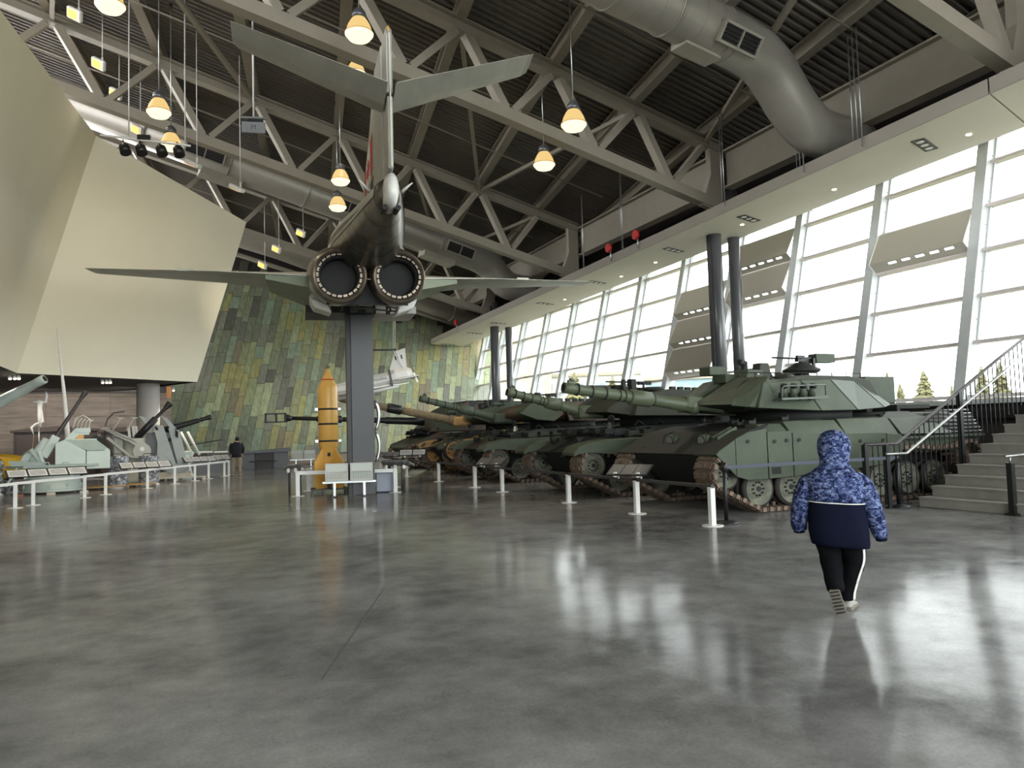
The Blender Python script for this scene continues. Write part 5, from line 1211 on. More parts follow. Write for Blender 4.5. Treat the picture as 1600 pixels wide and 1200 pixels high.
for i, (lab, p) in enumerate(zip(fl_, [(-2.7, 24.14, 13.8), (-2.28, 26.25, 13.39), (-1.98, 28.85, 13.6), (-1.35, 29.6, 12.7), (.42, 25.28, 10.19), (1.75, 26.03, 9.78), (5.3, 36.5, 11.2), (4.3, 37.5, 10.6), (3.75, 38.5, 10.0)])):
    t_ = thing('flood_light', lab, 'light', p, math.radians(-25), 'small flood lights on long rods')
    R_ = Matrix.Rotation(math.radians(28), 3, 'Y') @ Matrix.Rotation(math.radians(-52 if i not in (4, 5) else 12), 3, 'X')
    MB().box((0, 0, 0), (.46, .32, .14), R_).build('housing', 'white', t_, bevel=.03)
    MB().box(R_ @ V((-.03, 0, -.072)), (.3, .24, .012), R_).build('lit_face', 'flood_face', t_)
    MB().cyl((.12, 0, .03), (.12, 0, .2), .03, n=8).build('yoke', 'white', t_)
    MB().cyl((.12, 0, .15), (.12, 0, rooftop(p[0], p[1])-p[2]), .016, n=6).build('rod', 'light_plate', t_)
    if i in (0, 1, 4, 5):
        l = bpy.data.lights.new('flood_bulb', 'SPOT'); l.energy = 95 if i > 3 else 110; l.color = (1, .87, .68); l.spot_size = math.radians(130); l.spot_blend = 1; l.shadow_soft_size = .3
        lo = bpy.data.objects.new('flood_bulb', l); COL.objects.link(lo); lo.parent = t_; lo.location = (0, 0, -.3); tg = Matrix.Rotation(math.radians(25), 3, 'Z') @ ((V((-1.5, 32.5, 5.5)) if i > 3 else V((-4, 20, 3)))-V(p)); lo.rotation_euler = tg.to_track_quat('-Z', 'Y').to_euler()
# track with spotlights
TRACK = True
tr2 = thing('spotlight_track', 'white lighting track with four black spotlights', 'light', (-.9, 23.6, 10.15), math.radians(-12))
MB().beam((-1.15, 0, .1), (1.25, 0, -.1), .05, .05).build('track_bar', 'white', tr2)
for x in (-.4, 1.1): MB().cyl((x, 0, 0), (x, 0, rooftop(-.9, 23.6)-10.15), .02, n=6).build('rod', 'light_plate', tr2)
MB().box((.0, 0, .08), (.34, .12, .14)).build('control_box', 'black_metal', tr2)
for x in (-.55, -.12, .42, .88):
    c = MB().lathe((x, 0, -.12), (x+.1, -.1, -.42), [(0, .06), (.3, .14), (1, .15), (1, .12)], 16).build('spotlight', 'black_metal', tr2); MB().cyl((x, 0, 0), (x, 0, -.14), .02, n=6).build('stem', 'black_metal', c)
    l = bpy.data.lights.new('track_bulb', 'SPOT'); l.energy = 2200; l.color = (1, .9, .74); l.spot_size = math.radians(25); l.spot_blend = .9; l.shadow_soft_size = .1
    lo = bpy.data.objects.new('track_bulb', l); COL.objects.link(lo); lo.parent = tr2; lo.location = (x+.12, .1, -.5); tg = Matrix.Rotation(math.radians(12), 3, 'Z') @ (V((9.6+3.6*x, 44.5, 4.2))-V((-.9, 23.6, 10.15))); lo.rotation_euler = (tg-V(lo.location)).to_track_quat('-Z', 'Y').to_euler()
# hanging washroom sign
sg_ = thing('hanging_sign', 'small white hanging sign lettered M under the roof', 'sign', (1.7, 19.3, 9.35), math.radians(-12))
MB().box((0, 0, -.12), (.56, .05, .28)).build('sign_plate', 'sign_text', sg_, bevel=.006)
MB().box((0, 0, .12), (.6, .08, .04)).build('bracket', 'steel', sg_); MB().box((.05, 0, .06), (.36, .07, .06)).build('clamp', 'deep_black', sg_)
MB().cyl((0, 0, .12), (0, 0, rooftop(1.7, 19.3)-9.35), .022, n=8).build('rod', 'light_plate', sg_)
text('letter', 'M', .17, 'rail_dark', sg_, (0, -.028, -.12), (math.radians(90), 0, 0))

# ================================================================ DRONE
dr = thing('target_drone', 'white pusher drone with tail fin hanging right of the post', 'drone', (6.42, 24.6, 3.42), 0)
def DR(u, v, z): return V((u, v, z))
A = Matrix.Rotation(-math.radians(14), 4, 'Z') @ Matrix.Rotation(-math.radians(11), 4, 'Y')
def dpart(mb, nm, mat, par=dr, bevel=0):
    mb.v = [tuple(A @ V(p)) for p in mb.v]; return mb.build(nm, mat, par, bevel=bevel)
body = dpart(MB().loft([[V((x, hw*math.cos(a), zc+hz*math.sin(a))) for a in [math.radians(22.5+45*k) for k in range(8)]] for x, hw, hz, zc in ((-2.4, .05, .06, 0), (-2.0, .16, .17, 0), (-1.2, .2, .22, 0), (.0, .2, .22, .02), (.15, .21, .25, .04), (.55, .2, .25, .05), (.72, .1, .14, .03))], smooth=False), 'fuselage', 'jet_white')
dpart(MB().prism([(-.02, .24), (.3, .85), (.66, .9), (.58, .24)], lambda u, v, w_: (u, w_, v), -.02, .02), 'tail_fin', 'jet_white', bevel=.008)
dpart(MB().hexa([(-2.1, -1.3, -.26), (-1.3, -1.3, -.26), (-.1, -.15, -.24), (-1.7, -.15, -.24), (-2.1, -1.3, -.24), (-1.3, -1.3, -.24), (-.1, -.15, -.18), (-1.7, -.15, -.18)]), 'wing', 'jet_white')
dpart(MB().hexa([(-1.7, .15, -.24), (-.1, .15, -.24), (.6, 1.3, -.2), (0, 1.3, -.2), (-1.7, .15, -.2), (-.1, .15, -.2), (.6, 1.3, -.18), (0, 1.3, -.18)]), 'wing', 'jet_white')
dpart(MB().loft([[V((x, -.28+.06*math.cos(a), -.32+.06*s_*math.sin(a))) for a in [math.radians(45*k) for k in range(8)]] for x, s_ in ((-1.9, 1), (-.4, 1), (.2, .5))]), 'skid_pod', 'jet_white')
dpart(MB().mm((-.04, -.23, -.25), (.02, .23, .3)), 'engine_strap', 'rail_dark')
dpart(MB().hexa([(.2, -.5, -.13), (.9, -.5, -.13), (.9, .5, -.13), (.2, .5, -.13), (.2, -.5, -.1), (.9, -.5, -.1), (.9, .5, -.1), (.2, .5, -.1)]), 'tailplane', 'jet_white')
dpart(MB().hexa([(.74, -.02, .02), (.78, .02, .02), (.8, .04, .02), (.76, 0, .02), (.7, -.02, .5), (.73, .02, .5), (.76, .04, .5), (.73, 0, .5)]), 'propeller', 'rust_track'); dpart(MB().hexa([(.74, -.02, .04), (.78, .02, .04), (.8, .04, .04), (.76, 0, .04), (.8, -.02, -.3), (.83, .02, -.3), (.86, .04, -.3), (.83, 0, -.3)]), 'propeller', 'white')
for s_, z_ in ((-.07, 0), (.13, 0)): dpart(MB().mm((.33+s_, -.024, .56), (.38+s_, -.021, .7)), 'flag_bar', 'black_metal')
dpart(MB().prism([(.37+u*.05, .63+v*.09) for u, v in leaf], lambda u, v, w_: (u, w_, v), -.025, -.021), 'flag_leaf', 'black_metal')
dn = text('number', 'YG1016', .13, 'rail_dark', dr, A @ V((-.36, -.222, .03)), (0, 0, 0)); dn.rotation_euler = (A.to_3x3() @ Matrix.Rotation(math.radians(90), 3, 'X')).to_euler()
lb = thing('lifting_frame', 'black spreader frame with cables above the drone', 'frame', (6.05, 24.6, 4.36), -math.radians(14))
MB().mm((-.5, -.06, -.02), (.5, -.02, .02)).build('spreader_bar', 'black_metal', lb); MB().mm((-.5, .06, -.02), (.5, .1, .02)).build('spreader_bar', 'black_metal', lb)
for x in (-.5, .5): MB().mm((x-.04, -.1, -.03), (x+.04, .14, .03)).build('end_bar', 'black_metal', lb)
for x, x2 in ((-.48, .34), (-.42, .38), (.44, .6), (.5, .64)): MB().cyl((x, 0, 0), (x2, 0, 4.9), .015, n=6).build('cable', 'white', lb)
MB().mm((.28, -.03, 4.88), (.7, .03, 4.94)).build('hook_bar', 'black_metal', lb); MB().cyl((.5, 0, 4.9), (.5, 0, 7.6), .012, n=6).build('cable', 'rail_dark', lb)
for x, x2 in ((-.48, -1.1), (-.42, -1.04), (.44, .8), (.5, .84)): MB().cyl((x, .0, 0), (x2, .0, -.75), .015, n=6).build('cable', 'white', lb)

# ================================================================ NAVAL GUNS on the left (local x right, y away, z up)
def frame(name, lab, cat, x, y, group=None): return thing(name, lab, cat, (x, y, 0), -math.atan2(x, y), group)
g = frame('naval_gun', 'pale teal naval gun with boxy housing on a round base, nearest the left rail', 'gun', -3.72, 28.5, 'naval guns behind the white rail')
MB().lathe((0, .4, .1), (0, .4, .84), [(0, .8), (.05, .84), (.15, .8), (1, .74)], 36).build('round_base', 'teal_gun', g)
q = MB().lathe((0, .4, .06), (0, .4, .12), [(0, .9), (1, .9)], 36)
for k in range(10): a = .2+k*2*math.pi/10; q.box((.82*math.cos(a), .4+.82*math.sin(a), .2), (.05, .05, .18), Matrix.Rotation(a, 3, 'Z'))
q.build('base_flange', 'teal_gun', g)
MB().prism([(-1.3, .3), (-.8, -.5), (.95, -.6), (1.6, -.3), (1.6, 1.1), (-.6, 1.2)], lambda u, v, w_: (u, v, w_), .84, .92).build('deck_plate', 'teal_deck', g, bevel=.01)
MB().hexa([(-1.1, -.45, .92), (-.3, -.55, .92), (-.35, -.5, .92), (-1.1, -.35, .92), (-1.2, -.55, 1.1), (-.15, -.62, 1.02), (-.15, -.58, 1.02), (-1.2, -.5, 1.1)]).build('splash_plate', 'teal_gun', g)
MB().beam((-.95, -.3, .86), (-1.25, -.2, .3), .05, .06).build('brace', 'teal_gun', g)
MB().mm((.92, -.45, .74), (1.6, .45, 1.33)).build('front_box', 'teal_gun', g, bevel=.015)
MB().prism([(.05, .92), (.9, .92), (.9, 1.34), (.3, 1.7), (.05, 1.6)], lambda u, v, w_: (u, w_, v), -.5, .4).build('side_housing', 'teal_gun', g, bevel=.015)
MB().hexa([(.3, -.47, 1.68), (.95, -.47, 1.34), (1.6, -.45, 1.34), (1.2, -.45, 1.68), (.3, .42, 1.7), (.95, .42, 1.36), (1.6, .42, 1.36), (1.2, .42, 1.7)]).build('sloping_lid', 'teal_deck', g)
MB().mm((.48, -.3, 1.36), (1.22, .3, 1.72)).build('upper_box', 'teal_gun', g, bevel=.01); MB().mm((.9, -.33, 1.4), (1.25, .25, 1.62)).build('upper_box', 'teal_gun', g, bevel=.01)
for x in (-.2, .35): MB().tube([(x-.1, -.52, .92), (x-.08, -.52, 1.0), (x+.08, -.52, 1.0), (x+.1, -.52, .92)], .014, 6).build('grab_handle', 'teal_gun', g)
MB().cyl((1.5, -.46, 1.32), (1.5, -.40, 1.32), .06, n=14).build('hinge_eye', 'teal_gun', g)
MB().cyl((-.62, .1, 1.05), (-.62, .6, 1.15), .26, n=22).build('drum', 'teal_gun', g)
MB().lathe((-.55, .2, .95), (-.15, .2, 1.75), [(0, .2), (.3, .22), (.6, .2), (1, .14)], 18).build('recoil_cylinder', 'teal_gun', g)
MB().box((-.1, .15, 1.5), (.26, .4, .75), Matrix.Rotation(.5, 3, 'Y')).build('breech_block', 'teal_gun', g, bevel=.02)
MB().box((-.42, .0, 1.15), (.12, .3, .7), Matrix.Rotation(-.6, 3, 'Y')).build('cradle_arm', 'teal_deck', g, bevel=.01)
MB().box((-.3, -.05, 1.1), (.1, .3, .6), Matrix.Rotation(-.3, 3, 'Y')).build('cradle_arm', 'teal_gun', g, bevel=.01)
bb = MB().lathe((-.05, .15, 1.6), (.92, .15, 3.3), [(0, .09), (.1, .075), (.6, .055), (.84, .05), (.86, .06), (.99, .1), (1, .1), (1, .06)], 18).build('gun_barrel', 'rail_dark', g)
MB().prism([(.12, 1.5), (.62, 2.08), (1.0, 2.02), (1.02, 1.85), (.72, 1.85), (.36, 1.45)], lambda u, v, w_: (u, w_, v), .02, .16).build('sight_bracket', 'teal_gun', g, bevel=.01)
MB().mm((.62, .0, 1.92), (1.05, .2, 2.08)).build('sight_head', 'teal_gun', g, bevel=.01); MB().box((.75, .05, 1.72), (.22, .05, .3)).build('seat_pad', 'orange_wood', g)
q = MB()
for k in range(5):
    x = .55+.11*k; q.tube([(x, .05, 2.05), (x+.06, .05, 2.3), (x+.14, .05, 2.42-.02*k)], .01, 6)
q.tube([(.55, .3, 2.1), (.62, .3, 2.42), (.85, .2, 2.5), (1.05, .1, 2.35), (1.0, .05, 2.05)], .016, 8); q.build('ring_sight', 'white', g)
MB().lathe((1.25, .7, 1.4), (1.25, .85, 1.4), [(0, .4), (1, .4)], 26).build('rear_wheel', 'rubber', g)
pt = thing('pallet', 'teal pallet with brick blocks under the pale teal gun', 'pallet', (-3.72, 28.1, 0), math.radians(7.5))
for x in (-.85, .0, .9): MB().mm((x-.12, -.45, 0), (x+.12, -.2, .07)).build('block', 'brick_block' if x < 0 else 'pallet', pt)
# big pale gun barrel entering from the left
bg_ = thing('naval_gun', 'large pale teal gun barrel slanting in at the left edge', 'gun', (-7.6, 31.7, 0), 0, 'naval guns behind the white rail')
_p, _q = V((-7.6+.9-.11, 31.37-.0, 2.41))-V((-7.6, 31.7, 0)), V((-4.2, 30.13, 3.81))-V((-7.6, 31.7, 0))
b2 = MB().lathe(_p, _q, [(0, .24), (.3, .22), (.72, .17), (.9, .145), (.905, .155), (.99, .155), (1, .14), (1, .09)], 24).build('gun_barrel', 'teal_gun', bg_)
MB().cyl(_q-(_q-_p).normalized()*.12, _q+(_q-_p).normalized()*.004, .105, n=20).build('bore', 'deep_black', b2)
MB().lathe((0, 0, 0), (0, 0, 2.0), [(0, .8), (.1, .6), (.6, .45), (1, .5)], 24).build('pedestal', 'teal_gun', bg_); MB().box((.3, -.1, 2.2), (1.3, .7, .7), Matrix.Rotation(-.45, 3, 'Y')).build('breech_housing', 'teal_gun', bg_, bevel=.05)
# tall tapered mast, thin figure on a pole
ms = thing('tall_mast', 'tall thin white tapered mast leaning slightly left', 'mast', (-3.42, 30.15, 0), 0)
MB().tube([(0, 0, 0), (-.03, 0, 1.0), (-.2, -.05, 3.3), (-.30, -.1, 4.4), (-.40, -.2, 5.55)], .05, 12, rs=[.11, .1, .06, .035, .022]).build('shaft', 'white', ms); MB().cyl((0, 0, 0), (0, 0, .1), .18, n=18).build('foot', 'white', ms); MB().cyl((-.33, -.12, 4.7), (-.335, -.12, 4.74), .045, n=10).build('collar', 'white', ms); MB().box((-.41, -.2, 5.56), (.06, .03, .12)).build('tip', 'white', ms)
fg = frame('pole_figure', 'thin white jointed mast fitting on a pole left of the tall mast', 'pole', -4.62, 32.0)
MB().cyl((0, 0, 0), (0, 0, 2.3), .03, n=10).build('pole', 'steel', fg); MB().cyl((0, 0, 0), (0, 0, .05), .2, n=16).build('base', 'black_metal', fg)
MB().tube([(.02, 0, 2.2), (.0, 0, 2.6), (.02, 0, 3.1)], .07, 10, rs=[.05, .06, .09]).build('upright', 'white', fg)
MB().tube([(-.2, 0, 3.1), (.0, 0, 3.12), (.2, 0, 3.1), (.22, 0, 3.35), (.19, 0, 3.5)], .04, 8, rs=[.02, .06, .05, .045, .01]).build('upper_arm', 'white', fg)
MB().tube([(.03, 0, 3.0), (.09, 0, 2.6), (.12, 0, 2.4), (-.1, 0, 2.32), (-.24, 0, 2.2), (-.16, 0, 1.9)], .03, 8, rs=[.04, .035, .05, .035, .05, .01]).build('lower_arm', 'white', fg)
MB().tube([(-.16, 0, 1.92), (-.2, 0, 1.5), (-.1, .1, 1.0), (-.25, .1, .5)], .008, 6).build('loose_cable', 'canvas_tan', fg)
# dark carved cabinets
def cabinet(lab, x, y, w_, h_, rz):
    t_ = thing('wooden_cabinet', lab, 'cabinet', (x, y, 0), rz, 'dark wooden display cabinets')
    MB().mm((-w_/2, 0, 0), (w_/2, .7, h_-.16)).build('body', 'brown_wood', t_)
    MB().prism([(-w_/2-.12, h_-.2), (w_/2+.12, h_-.2), (w_/2+.12, h_-.1), (w_*.2, h_+.02), (0, h_+.05), (-w_*.2, h_+.02), (-w_/2-.12, h_-.1)], lambda u, v, z: (u, z, v), -.12, .8).build('cornice', 'brown_wood', t_, bevel=.02)
    for sx in (-1, 1): MB().mm((sx*w_/4-w_/4+.08, -.03, .15), (sx*w_/4+w_/4-.08, .0, h_-.35)).build('door', 'brown_wood', t_, bevel=.01)
    return t_
cabinet('wide dark carved wooden cabinet behind the teal gun', -5.0, 39.2, 3.2, 2.3, math.radians(8)); c2 = cabinet('narrower dark wooden cabinet behind the grey gun', -2.2, 38.6, 2.0, 2.2, math.radians(5))
MB().mm((-.55, -.05, .3), (.1, -.03, 1.9)).build('grey_panel', 'rail_dark', c2)
# yellow dome and rack
yd = frame('yellow_dome', 'yellow ribbed rubber dome at the far left edge', 'dome', -5.35, 30.6)
MB().lathe((-.25, 0, .5), (-.25, 0, 1.3), [(0, 1.1), (.4, 1.12), (.75, .95), (.93, .55), (1, .1)], 32).build('dome', 'yellow', yd); MB().tube([(-1.0, -.9, .6), (-.8, -.85, .95), (-.3, -.75, 1.22), (.4, -.7, 1.1), (.8, -.8, .7)], .025, 8).build('rib', 'orange_wood', yd); MB().cyl((-.25, 0, 0), (-.25, 0, .5), .5, n=20).build('stand', 'foil_grey', yd)
rk = frame('shell_rack', 'rack of tan cylinders on grey trestle before the yellow dome', 'rack', -4.75, 30.3)
for r_ in range(3):
    for k in range(10):
        x = -.4+.085*k; MB().cyl((x, -.1+.1*r_, 1.0+.09*r_), (x+.02, .25+.1*r_, 1.02+.09*r_), .036, n=10).build('cylinder', 'orange_wood', rk)
for k in range(4): MB().prism([(-.48+.25*k, .84), (-.24+.25*k, .84), (-.3+.25*k, .98), (-.42+.25*k, .98)], lambda u, v, w_: (u, w_, v), -.1, .25).build('cradle', 'steel', rk)
MB().mm((-.55, -.15, .78), (.55, .3, .84)).build('tray', 'desk_grey', rk)
q = MB()
for y in (-.1, .25):
    q.beam((-.5, y, 0), (-.2, y, .8), .035, .035); q.beam((-.2, y, 0), (-.5, y, .8), .035, .035); q.beam((.25, y, 0), (.4, y, .8), .035, .035); q.beam((-.5, y, .4), (.4, y, .4), .03, .03)
q.build('trestle', 'light_plate', rk); MB().mm((-.55, -.2, 0), (.5, .3, .04)).build('foot_bar', 'light_plate', rk)
# foil wrapped drums
def drum(lab, x, y, r_, h_):
    t_ = frame('foil_drum', lab, 'drum', x, y, 'drums wrapped in crumpled silver foil'); rg = []; rn = random.Random(int(x*100))
    for i in range(15):
        z = .14+(h_-.14)*i/14; rg.append([V((math.cos(a)*(r_+rn.uniform(-.04, .04)), math.sin(a)*(r_+rn.uniform(-.04, .04)), z)) for a in [2*math.pi*k/28 for k in range(28)]])
    MB().loft(rg, smooth=False).build('foil_wrap', 'foil_grey', t_); MB().lathe((0, 0, 0), (0, 0, .16), [(0, r_*1.1), (.3, r_*1.1), (.6, r_*.8), (1, r_*.7)], 24).build('foot', 'white', t_)
    MB().tube([(-.2, 0, h_), (-.15, 0, h_+.08), (.15, 0, h_+.08), (.2, 0, h_)], .012, 6).build('handle', 'black_metal', t_)
drum('left foil wrapped drum between teal gun and grey gun', -1.93, 29.6, .30, 1.1); drum('right foil wrapped drum before the shielded gun', -1.0, 30.4, .32, 1.06); drum('crumpled foil column at the far left edge', -5.35, 28.6, .25, 1.1)
# grey cradle gun
g2 = frame('naval_gun', 'beige grey naval gun with tube cradle and black flared barrel', 'gun', -1.45, 31.6, 'naval guns behind the white rail')
MB().lathe((-.1, 0, .08), (-.1, 0, 1.7), [(0, .6), (.05, .6), (.08, .42), (1, .36)], 24).build('pedestal', 'beige_gun', g2)
MB().mm((-.75, -.1, .5), (-.2, .3, 1.75)).build('side_cabinet', 'beige_gun', g2, bevel=.02); MB().mm((-.1, -.35, .1), (.35, -.1, 1.1)).build('front_cabinet', 'beige_gun', g2, bevel=.01)
q = MB()
for y in (-.45, .2):
    q.beam((-1.05, y, 2.1), (-.3, y, 1.65), .1, .1); q.beam((-.3, y, 1.7), (.28, y, 1.25), .1, .12); q.beam((-.95, y, 1.75), (-.2, y, 1.05), .08, .08); q.beam((-.2, y, 1.05), (.2, y, .95), .08, .08)
for x, z in ((-1.05, 2.1), (-.65, 1.9), (.1, 1.35), (-.2, 1.05)): q.beam((x, -.45, z), (x, .2, z), .07, .07)
q.build('cradle_frame', 'beige_gun', g2)
MB().hexa([(-1.1, -.5, 2.05), (.25, -.5, 1.4), (.25, .25, 1.4), (-1.1, .25, 2.05), (-1.05, -.5, 2.13), (.3, -.5, 1.5), (.3, .25, 1.5), (-1.05, .25, 2.13)]).build('top_tray', 'beige_gun', g2)
MB().cyl((.18, -.52, 1.22), (.18, -.3, 1.22), .3, n=24).build('round_drum', 'beige_gun', g2); MB().cyl((.18, -.54, 1.3), (.18, -.5, 1.3), .08, n=14).build('drum_boss', 'white', g2)
bb = MB().lathe((.0, .0, 1.7), (1.15, .0, 3.0), [(0, .13), (.55, .12), (.57, .07), (.8, .055), (.97, .13), (1, .13), (1, .08)], 18).build('gun_barrel', 'black_metal', g2)
MB().tube([(-1.05, 0, 1.2), (-1.05, 0, 2.1), (-.95, 0, 2.45), (-.75, 0, 2.66), (-.4, 0, 2.7)], .025, 8).build('curved_pipe', 'rail_dark', g2)
for x in (-.8, -.35):
    MB().tube([(x, 0, 2.0), (x+.25, 0, 2.42), (x+.32, 0, 2.46)], .022, 8).build('sight_arm', 'light_plate', g2); MB().box((x+.28, 0, 2.46), (.22, .06, .03)).build('sight_bar', 'light_plate', g2)
for x in (-.25, -.1, .0): MB().box((x, .1, 1.95), (.09, .1, .42), Matrix.Rotation(-.1, 3, 'Y')).build('loader_guide', 'light_plate', g2)
# shielded gun
g3 = frame('naval_gun', 'grey shielded naval gun with two slotted sloping plates and black barrel', 'gun', -.3, 33.6, 'naval guns behind the white rail')
def shp(poly, y0, y1, nm, mat, b_=.012, lean=.0):
    return MB().prism([((px-262)/39., (752-py)/39.) for px, py in poly], lambda u, v, w_: (u, w_+lean*(2.2-v), v), y0, y1).build(nm, mat, g3, bevel=b_)
shp([(236.5, 665), (251, 667), (269, 727), (256, 736), (242, 724), (243, 694)], -.5, -.44, 'shield_plate', 'grey_gun', lean=-.15)
shp([(258, 671), (274, 675), (286, 730), (272, 731)], -.4, -.34, 'shield_plate', 'grey_gun', lean=-.12)
shp([(242, 722), (272, 727), (288, 730), (287, 738), (262, 742), (250, 735)], -.62, -.56, 'lower_apron', 'grey_gun')
shp([(226, 678), (243, 676), (243, 728), (228, 727)], -.1, .5, 'side_box', 'desk_grey')
shp([(217, 651), (228, 655), (240, 672), (234, 676)], -.4, .3, 'top_flange', 'grey_gun'); shp([(247, 652), (256, 655), (270, 672), (262, 674)], -.3, .3, 'top_flange', 'grey_gun')
for p_ in ([(239, 668), (243, 669), (247, 684), (244, 687)], [(268, 674), (272, 677), (272, 687), (268, 684)], [(257, 712), (262, 714), (264, 720), (257, 721)], [(258, 686), (262, 687), (262, 692), (258, 692)]): shp(p_, -.53, -.2, 'slot', 'deep_black', 0)
shp([(252, 676), (262, 680), (272, 725), (262, 725)], -.3, .2, 'gun_body', 'desk_grey')
MB().lathe((-.28, -.1, 1.98), (1.5, -.1, 2.5), [(0, .14), (.3, .13), (.32, .11), (.72, .1), (.74, .06), (.8, .09), (.86, .07), (.93, .1), (1, .1)], 18).build('gun_barrel', 'black_metal', g3)
MB().mm((-.7, -.5, .12), (.75, .7, .3)).build('base_plate', 'pallet', g3, bevel=.02)
for x in (-.5, -.2, .5): MB().beam((x, -.4, .0), (x+.08, -.4, .35), .09, .09).build('leg', 'white', g3)
pl2 = thing('pallet', 'whitewashed pallet under the shielded grey gun', 'pallet', (-.3, 33.0, 0), 0)
for k in range(6): MB().mm((-.8, -.35+.13*k, .1), (1.3, -.25+.13*k, .13)).build('board', 'pallet', pl2)
for x in (-.7, .2, 1.2): MB().mm((x-.06, -.35, 0), (x+.06, .4, .1)).build('bearer', 'pallet', pl2)
# small mount with twin white tubes
g4 = frame('naval_gun', 'small gun mount with two leaning white tubes, left of the visitor', 'gun', .45, 36.6, 'naval guns behind the white rail')
for x in (0, .27): MB().cyl((-.38+x, 0, 1.95), (.1+x, 0, .9), .055, n=12).build('white_tube', 'white', g4)
MB().lathe((-.2, 0, 0), (-.2, 0, .9), [(0, .4), (.1, .3), (.6, .2), (1, .25)], 18).build('mount', 'teal_gun', g4); MB().mm((-.6, -.2, .7), (.1, .3, 1.1)).build('mount_box', 'teal_gun', g4, bevel=.03)
for k in range(5): MB().cyl((-.5+.12*k, -.25, .25+.13*k), (-.3+.1*k, -.2, .3+.13*k), .06, n=10).build('valve', 'grey_gun', g4)
MB().cyl((-.7, .4, 1.25), (1.35, .4, 1.55), .022, n=8).build('thin_barrel', 'black_metal', g4)
for i, (x, y, s_) in enumerate([(-2.3, 29.6, .7), (-1.35, 30.2, .6)]): 
    t_ = thing('pallet', ['dark pallet on the floor between the foil drums', 'dark pallet on the floor behind the right foil drum'][i], 'pallet', (x, y, 0)); 
    for k in range(4): MB().mm((-s_, -.4+.22*k, .06), (s_, -.26+.22*k, .1)).build('board', 'canvas_tan', t_)
    for xx in (-s_+.05, 0, s_-.05): MB().mm((xx-.04, -.4, 0), (xx+.04, .42, .06)).build('bearer', 'rail_dark', t_)
# spot lamps and warm glow under the cream volume
for i, p in enumerate([(-5.2, 30.8, 3.95), (-2.56, 32.9, 3.95), (-.25, 36.06, 3.82)]):
    t_ = thing('ceiling_spot', ['bright spot lamp cluster under the volume at the far left', 'bright spot lamp cluster under the volume right of the mast', 'small spot lamp by the slate wall corner'][i], 'light', p)
    for dx in ((-.14, 0, .12) if i < 2 else (0,)):
        c = MB().cyl((dx, 0, .03), (dx+.03, -.06, -.09), .055, n=12).build('spot_body', 'white', t_); MB().cyl((dx+.03, -.062, -.092), (dx+.032, -.07, -.1), .048, n=12).build('lit_face', 'spot_face', c)
    l = bpy.data.lights.new('spot_bulb', 'SPOT'); l.energy = 90; l.color = (1, .88, .74); l.spot_size = 1.9; l.spot_blend = .6; l.shadow_soft_size = .1
    lo = bpy.data.objects.new('spot_bulb', l); COL.objects.link(lo); lo.parent = t_; lo.location = (0, -.1, -.14); lo.rotation_euler = (math.radians(12), 0, 0)
ag = MB().cyl((-.42, 37.6, 3.5), (-.42, 37.6, 4.0), .1, n=18).build('amber_lantern', 'amber_glow'); tag(ag, 'amber cylinder glowing beside the concrete column top', 'light')
for x, y in ((-9, 37), (-5.5, 37.5), (-2.4, 37)):  # added fill spots without fixtures, aimed at the concrete wall
    l = bpy.data.lights.new('fill_spot', 'SPOT'); l.spot_size = math.radians(150); l.spot_blend = .6; l.energy = 170; l.color = (1, .93, .84); l.shadow_soft_size = .3; lo = bpy.data.objects.new('fill_spot', l); COL.objects.link(lo); lo.location = (x, y, 3.6); lo.rotation_euler = (math.radians(48), 0, 0)

# ================================================================ PEOPLE
def skinfig(name, verts, edges, radii, mat, parent, sub=2, root=0):
    me = bpy.data.meshes.new(name); me.from_pydata([tuple(v) for v in verts], edges, []); o = bpy.data.objects.new(name, me); COL.objects.link(o); o.parent = parent
    me.materials.append(MATS[mat]); md = o.modifiers.new('skin', 'SKIN'); md.use_smooth_shade = True
    sk = me.skin_vertices[0].data
    for i, r_ in enumerate(radii): sk[i].radius = (r_, r_) if not isinstance(r_, tuple) else r_; sk[i].use_root = (i == root)
    s_ = o.modifiers.new('sub', 'SUBSURF'); s_.levels = sub; s_.render_levels = sub
    return o
def oval(c, rx, ry, n=24, rot=0, tilt=(0, 0), e=1.0, seed=None, amp=0.0):
    out = []
    for k in range(n):
        a = 2*math.pi*k/n; x = rx*abs(math.cos(a))**e*(1 if math.cos(a) >= 0 else -1); y = ry*abs(math.sin(a))**e*(1 if math.sin(a) >= 0 else -1)
        if amp: f = 1+amp*mnoise.noise(V((c[0]*9+x*11, c[1]*9+y*11, c[2]*13+(seed or 0)))); x *= f; y *= f
        cr, sr = math.cos(rot), math.sin(rot); X, Y = x*cr-y*sr, x*sr+y*cr
        out.append(V((c[0]+X, c[1]+Y, c[2]+tilt[0]*X+tilt[1]*Y)))
    return out
def limb(path, radii, n=18, amp=.06, seed=0):
    pts = [V(p) for p in path]; out = []; px = None
    for i, p in enumerate(pts):
        d = (pts[min(i+1, len(pts)-1)]-pts[max(i-1, 0)]).normalized()
        if px is None: px = V((1, 0, 0)); 
        px = (px-d*px.dot(d)).normalized(); y = d.cross(px); ring = []
        for k in range(n):
            a = 2*math.pi*k/n; q_ = radii[i]*(1+amp*mnoise.noise(V((p.x*14+math.cos(a)*1.5, p.z*17+seed, math.sin(a)*1.5+p.y*10)))); ring.append(p+px*math.cos(a)*q_+y*math.sin(a)*q_)
        out.append(ring)
    return out
def dense(path, radii, m=4):
    P_ = spl(path, m); R_ = []
    for i in range(len(radii)-1):
        for k in range(m): R_.append(radii[i]+(radii[i+1]-radii[i])*k/m)
    return P_, R_+[radii[-1]]
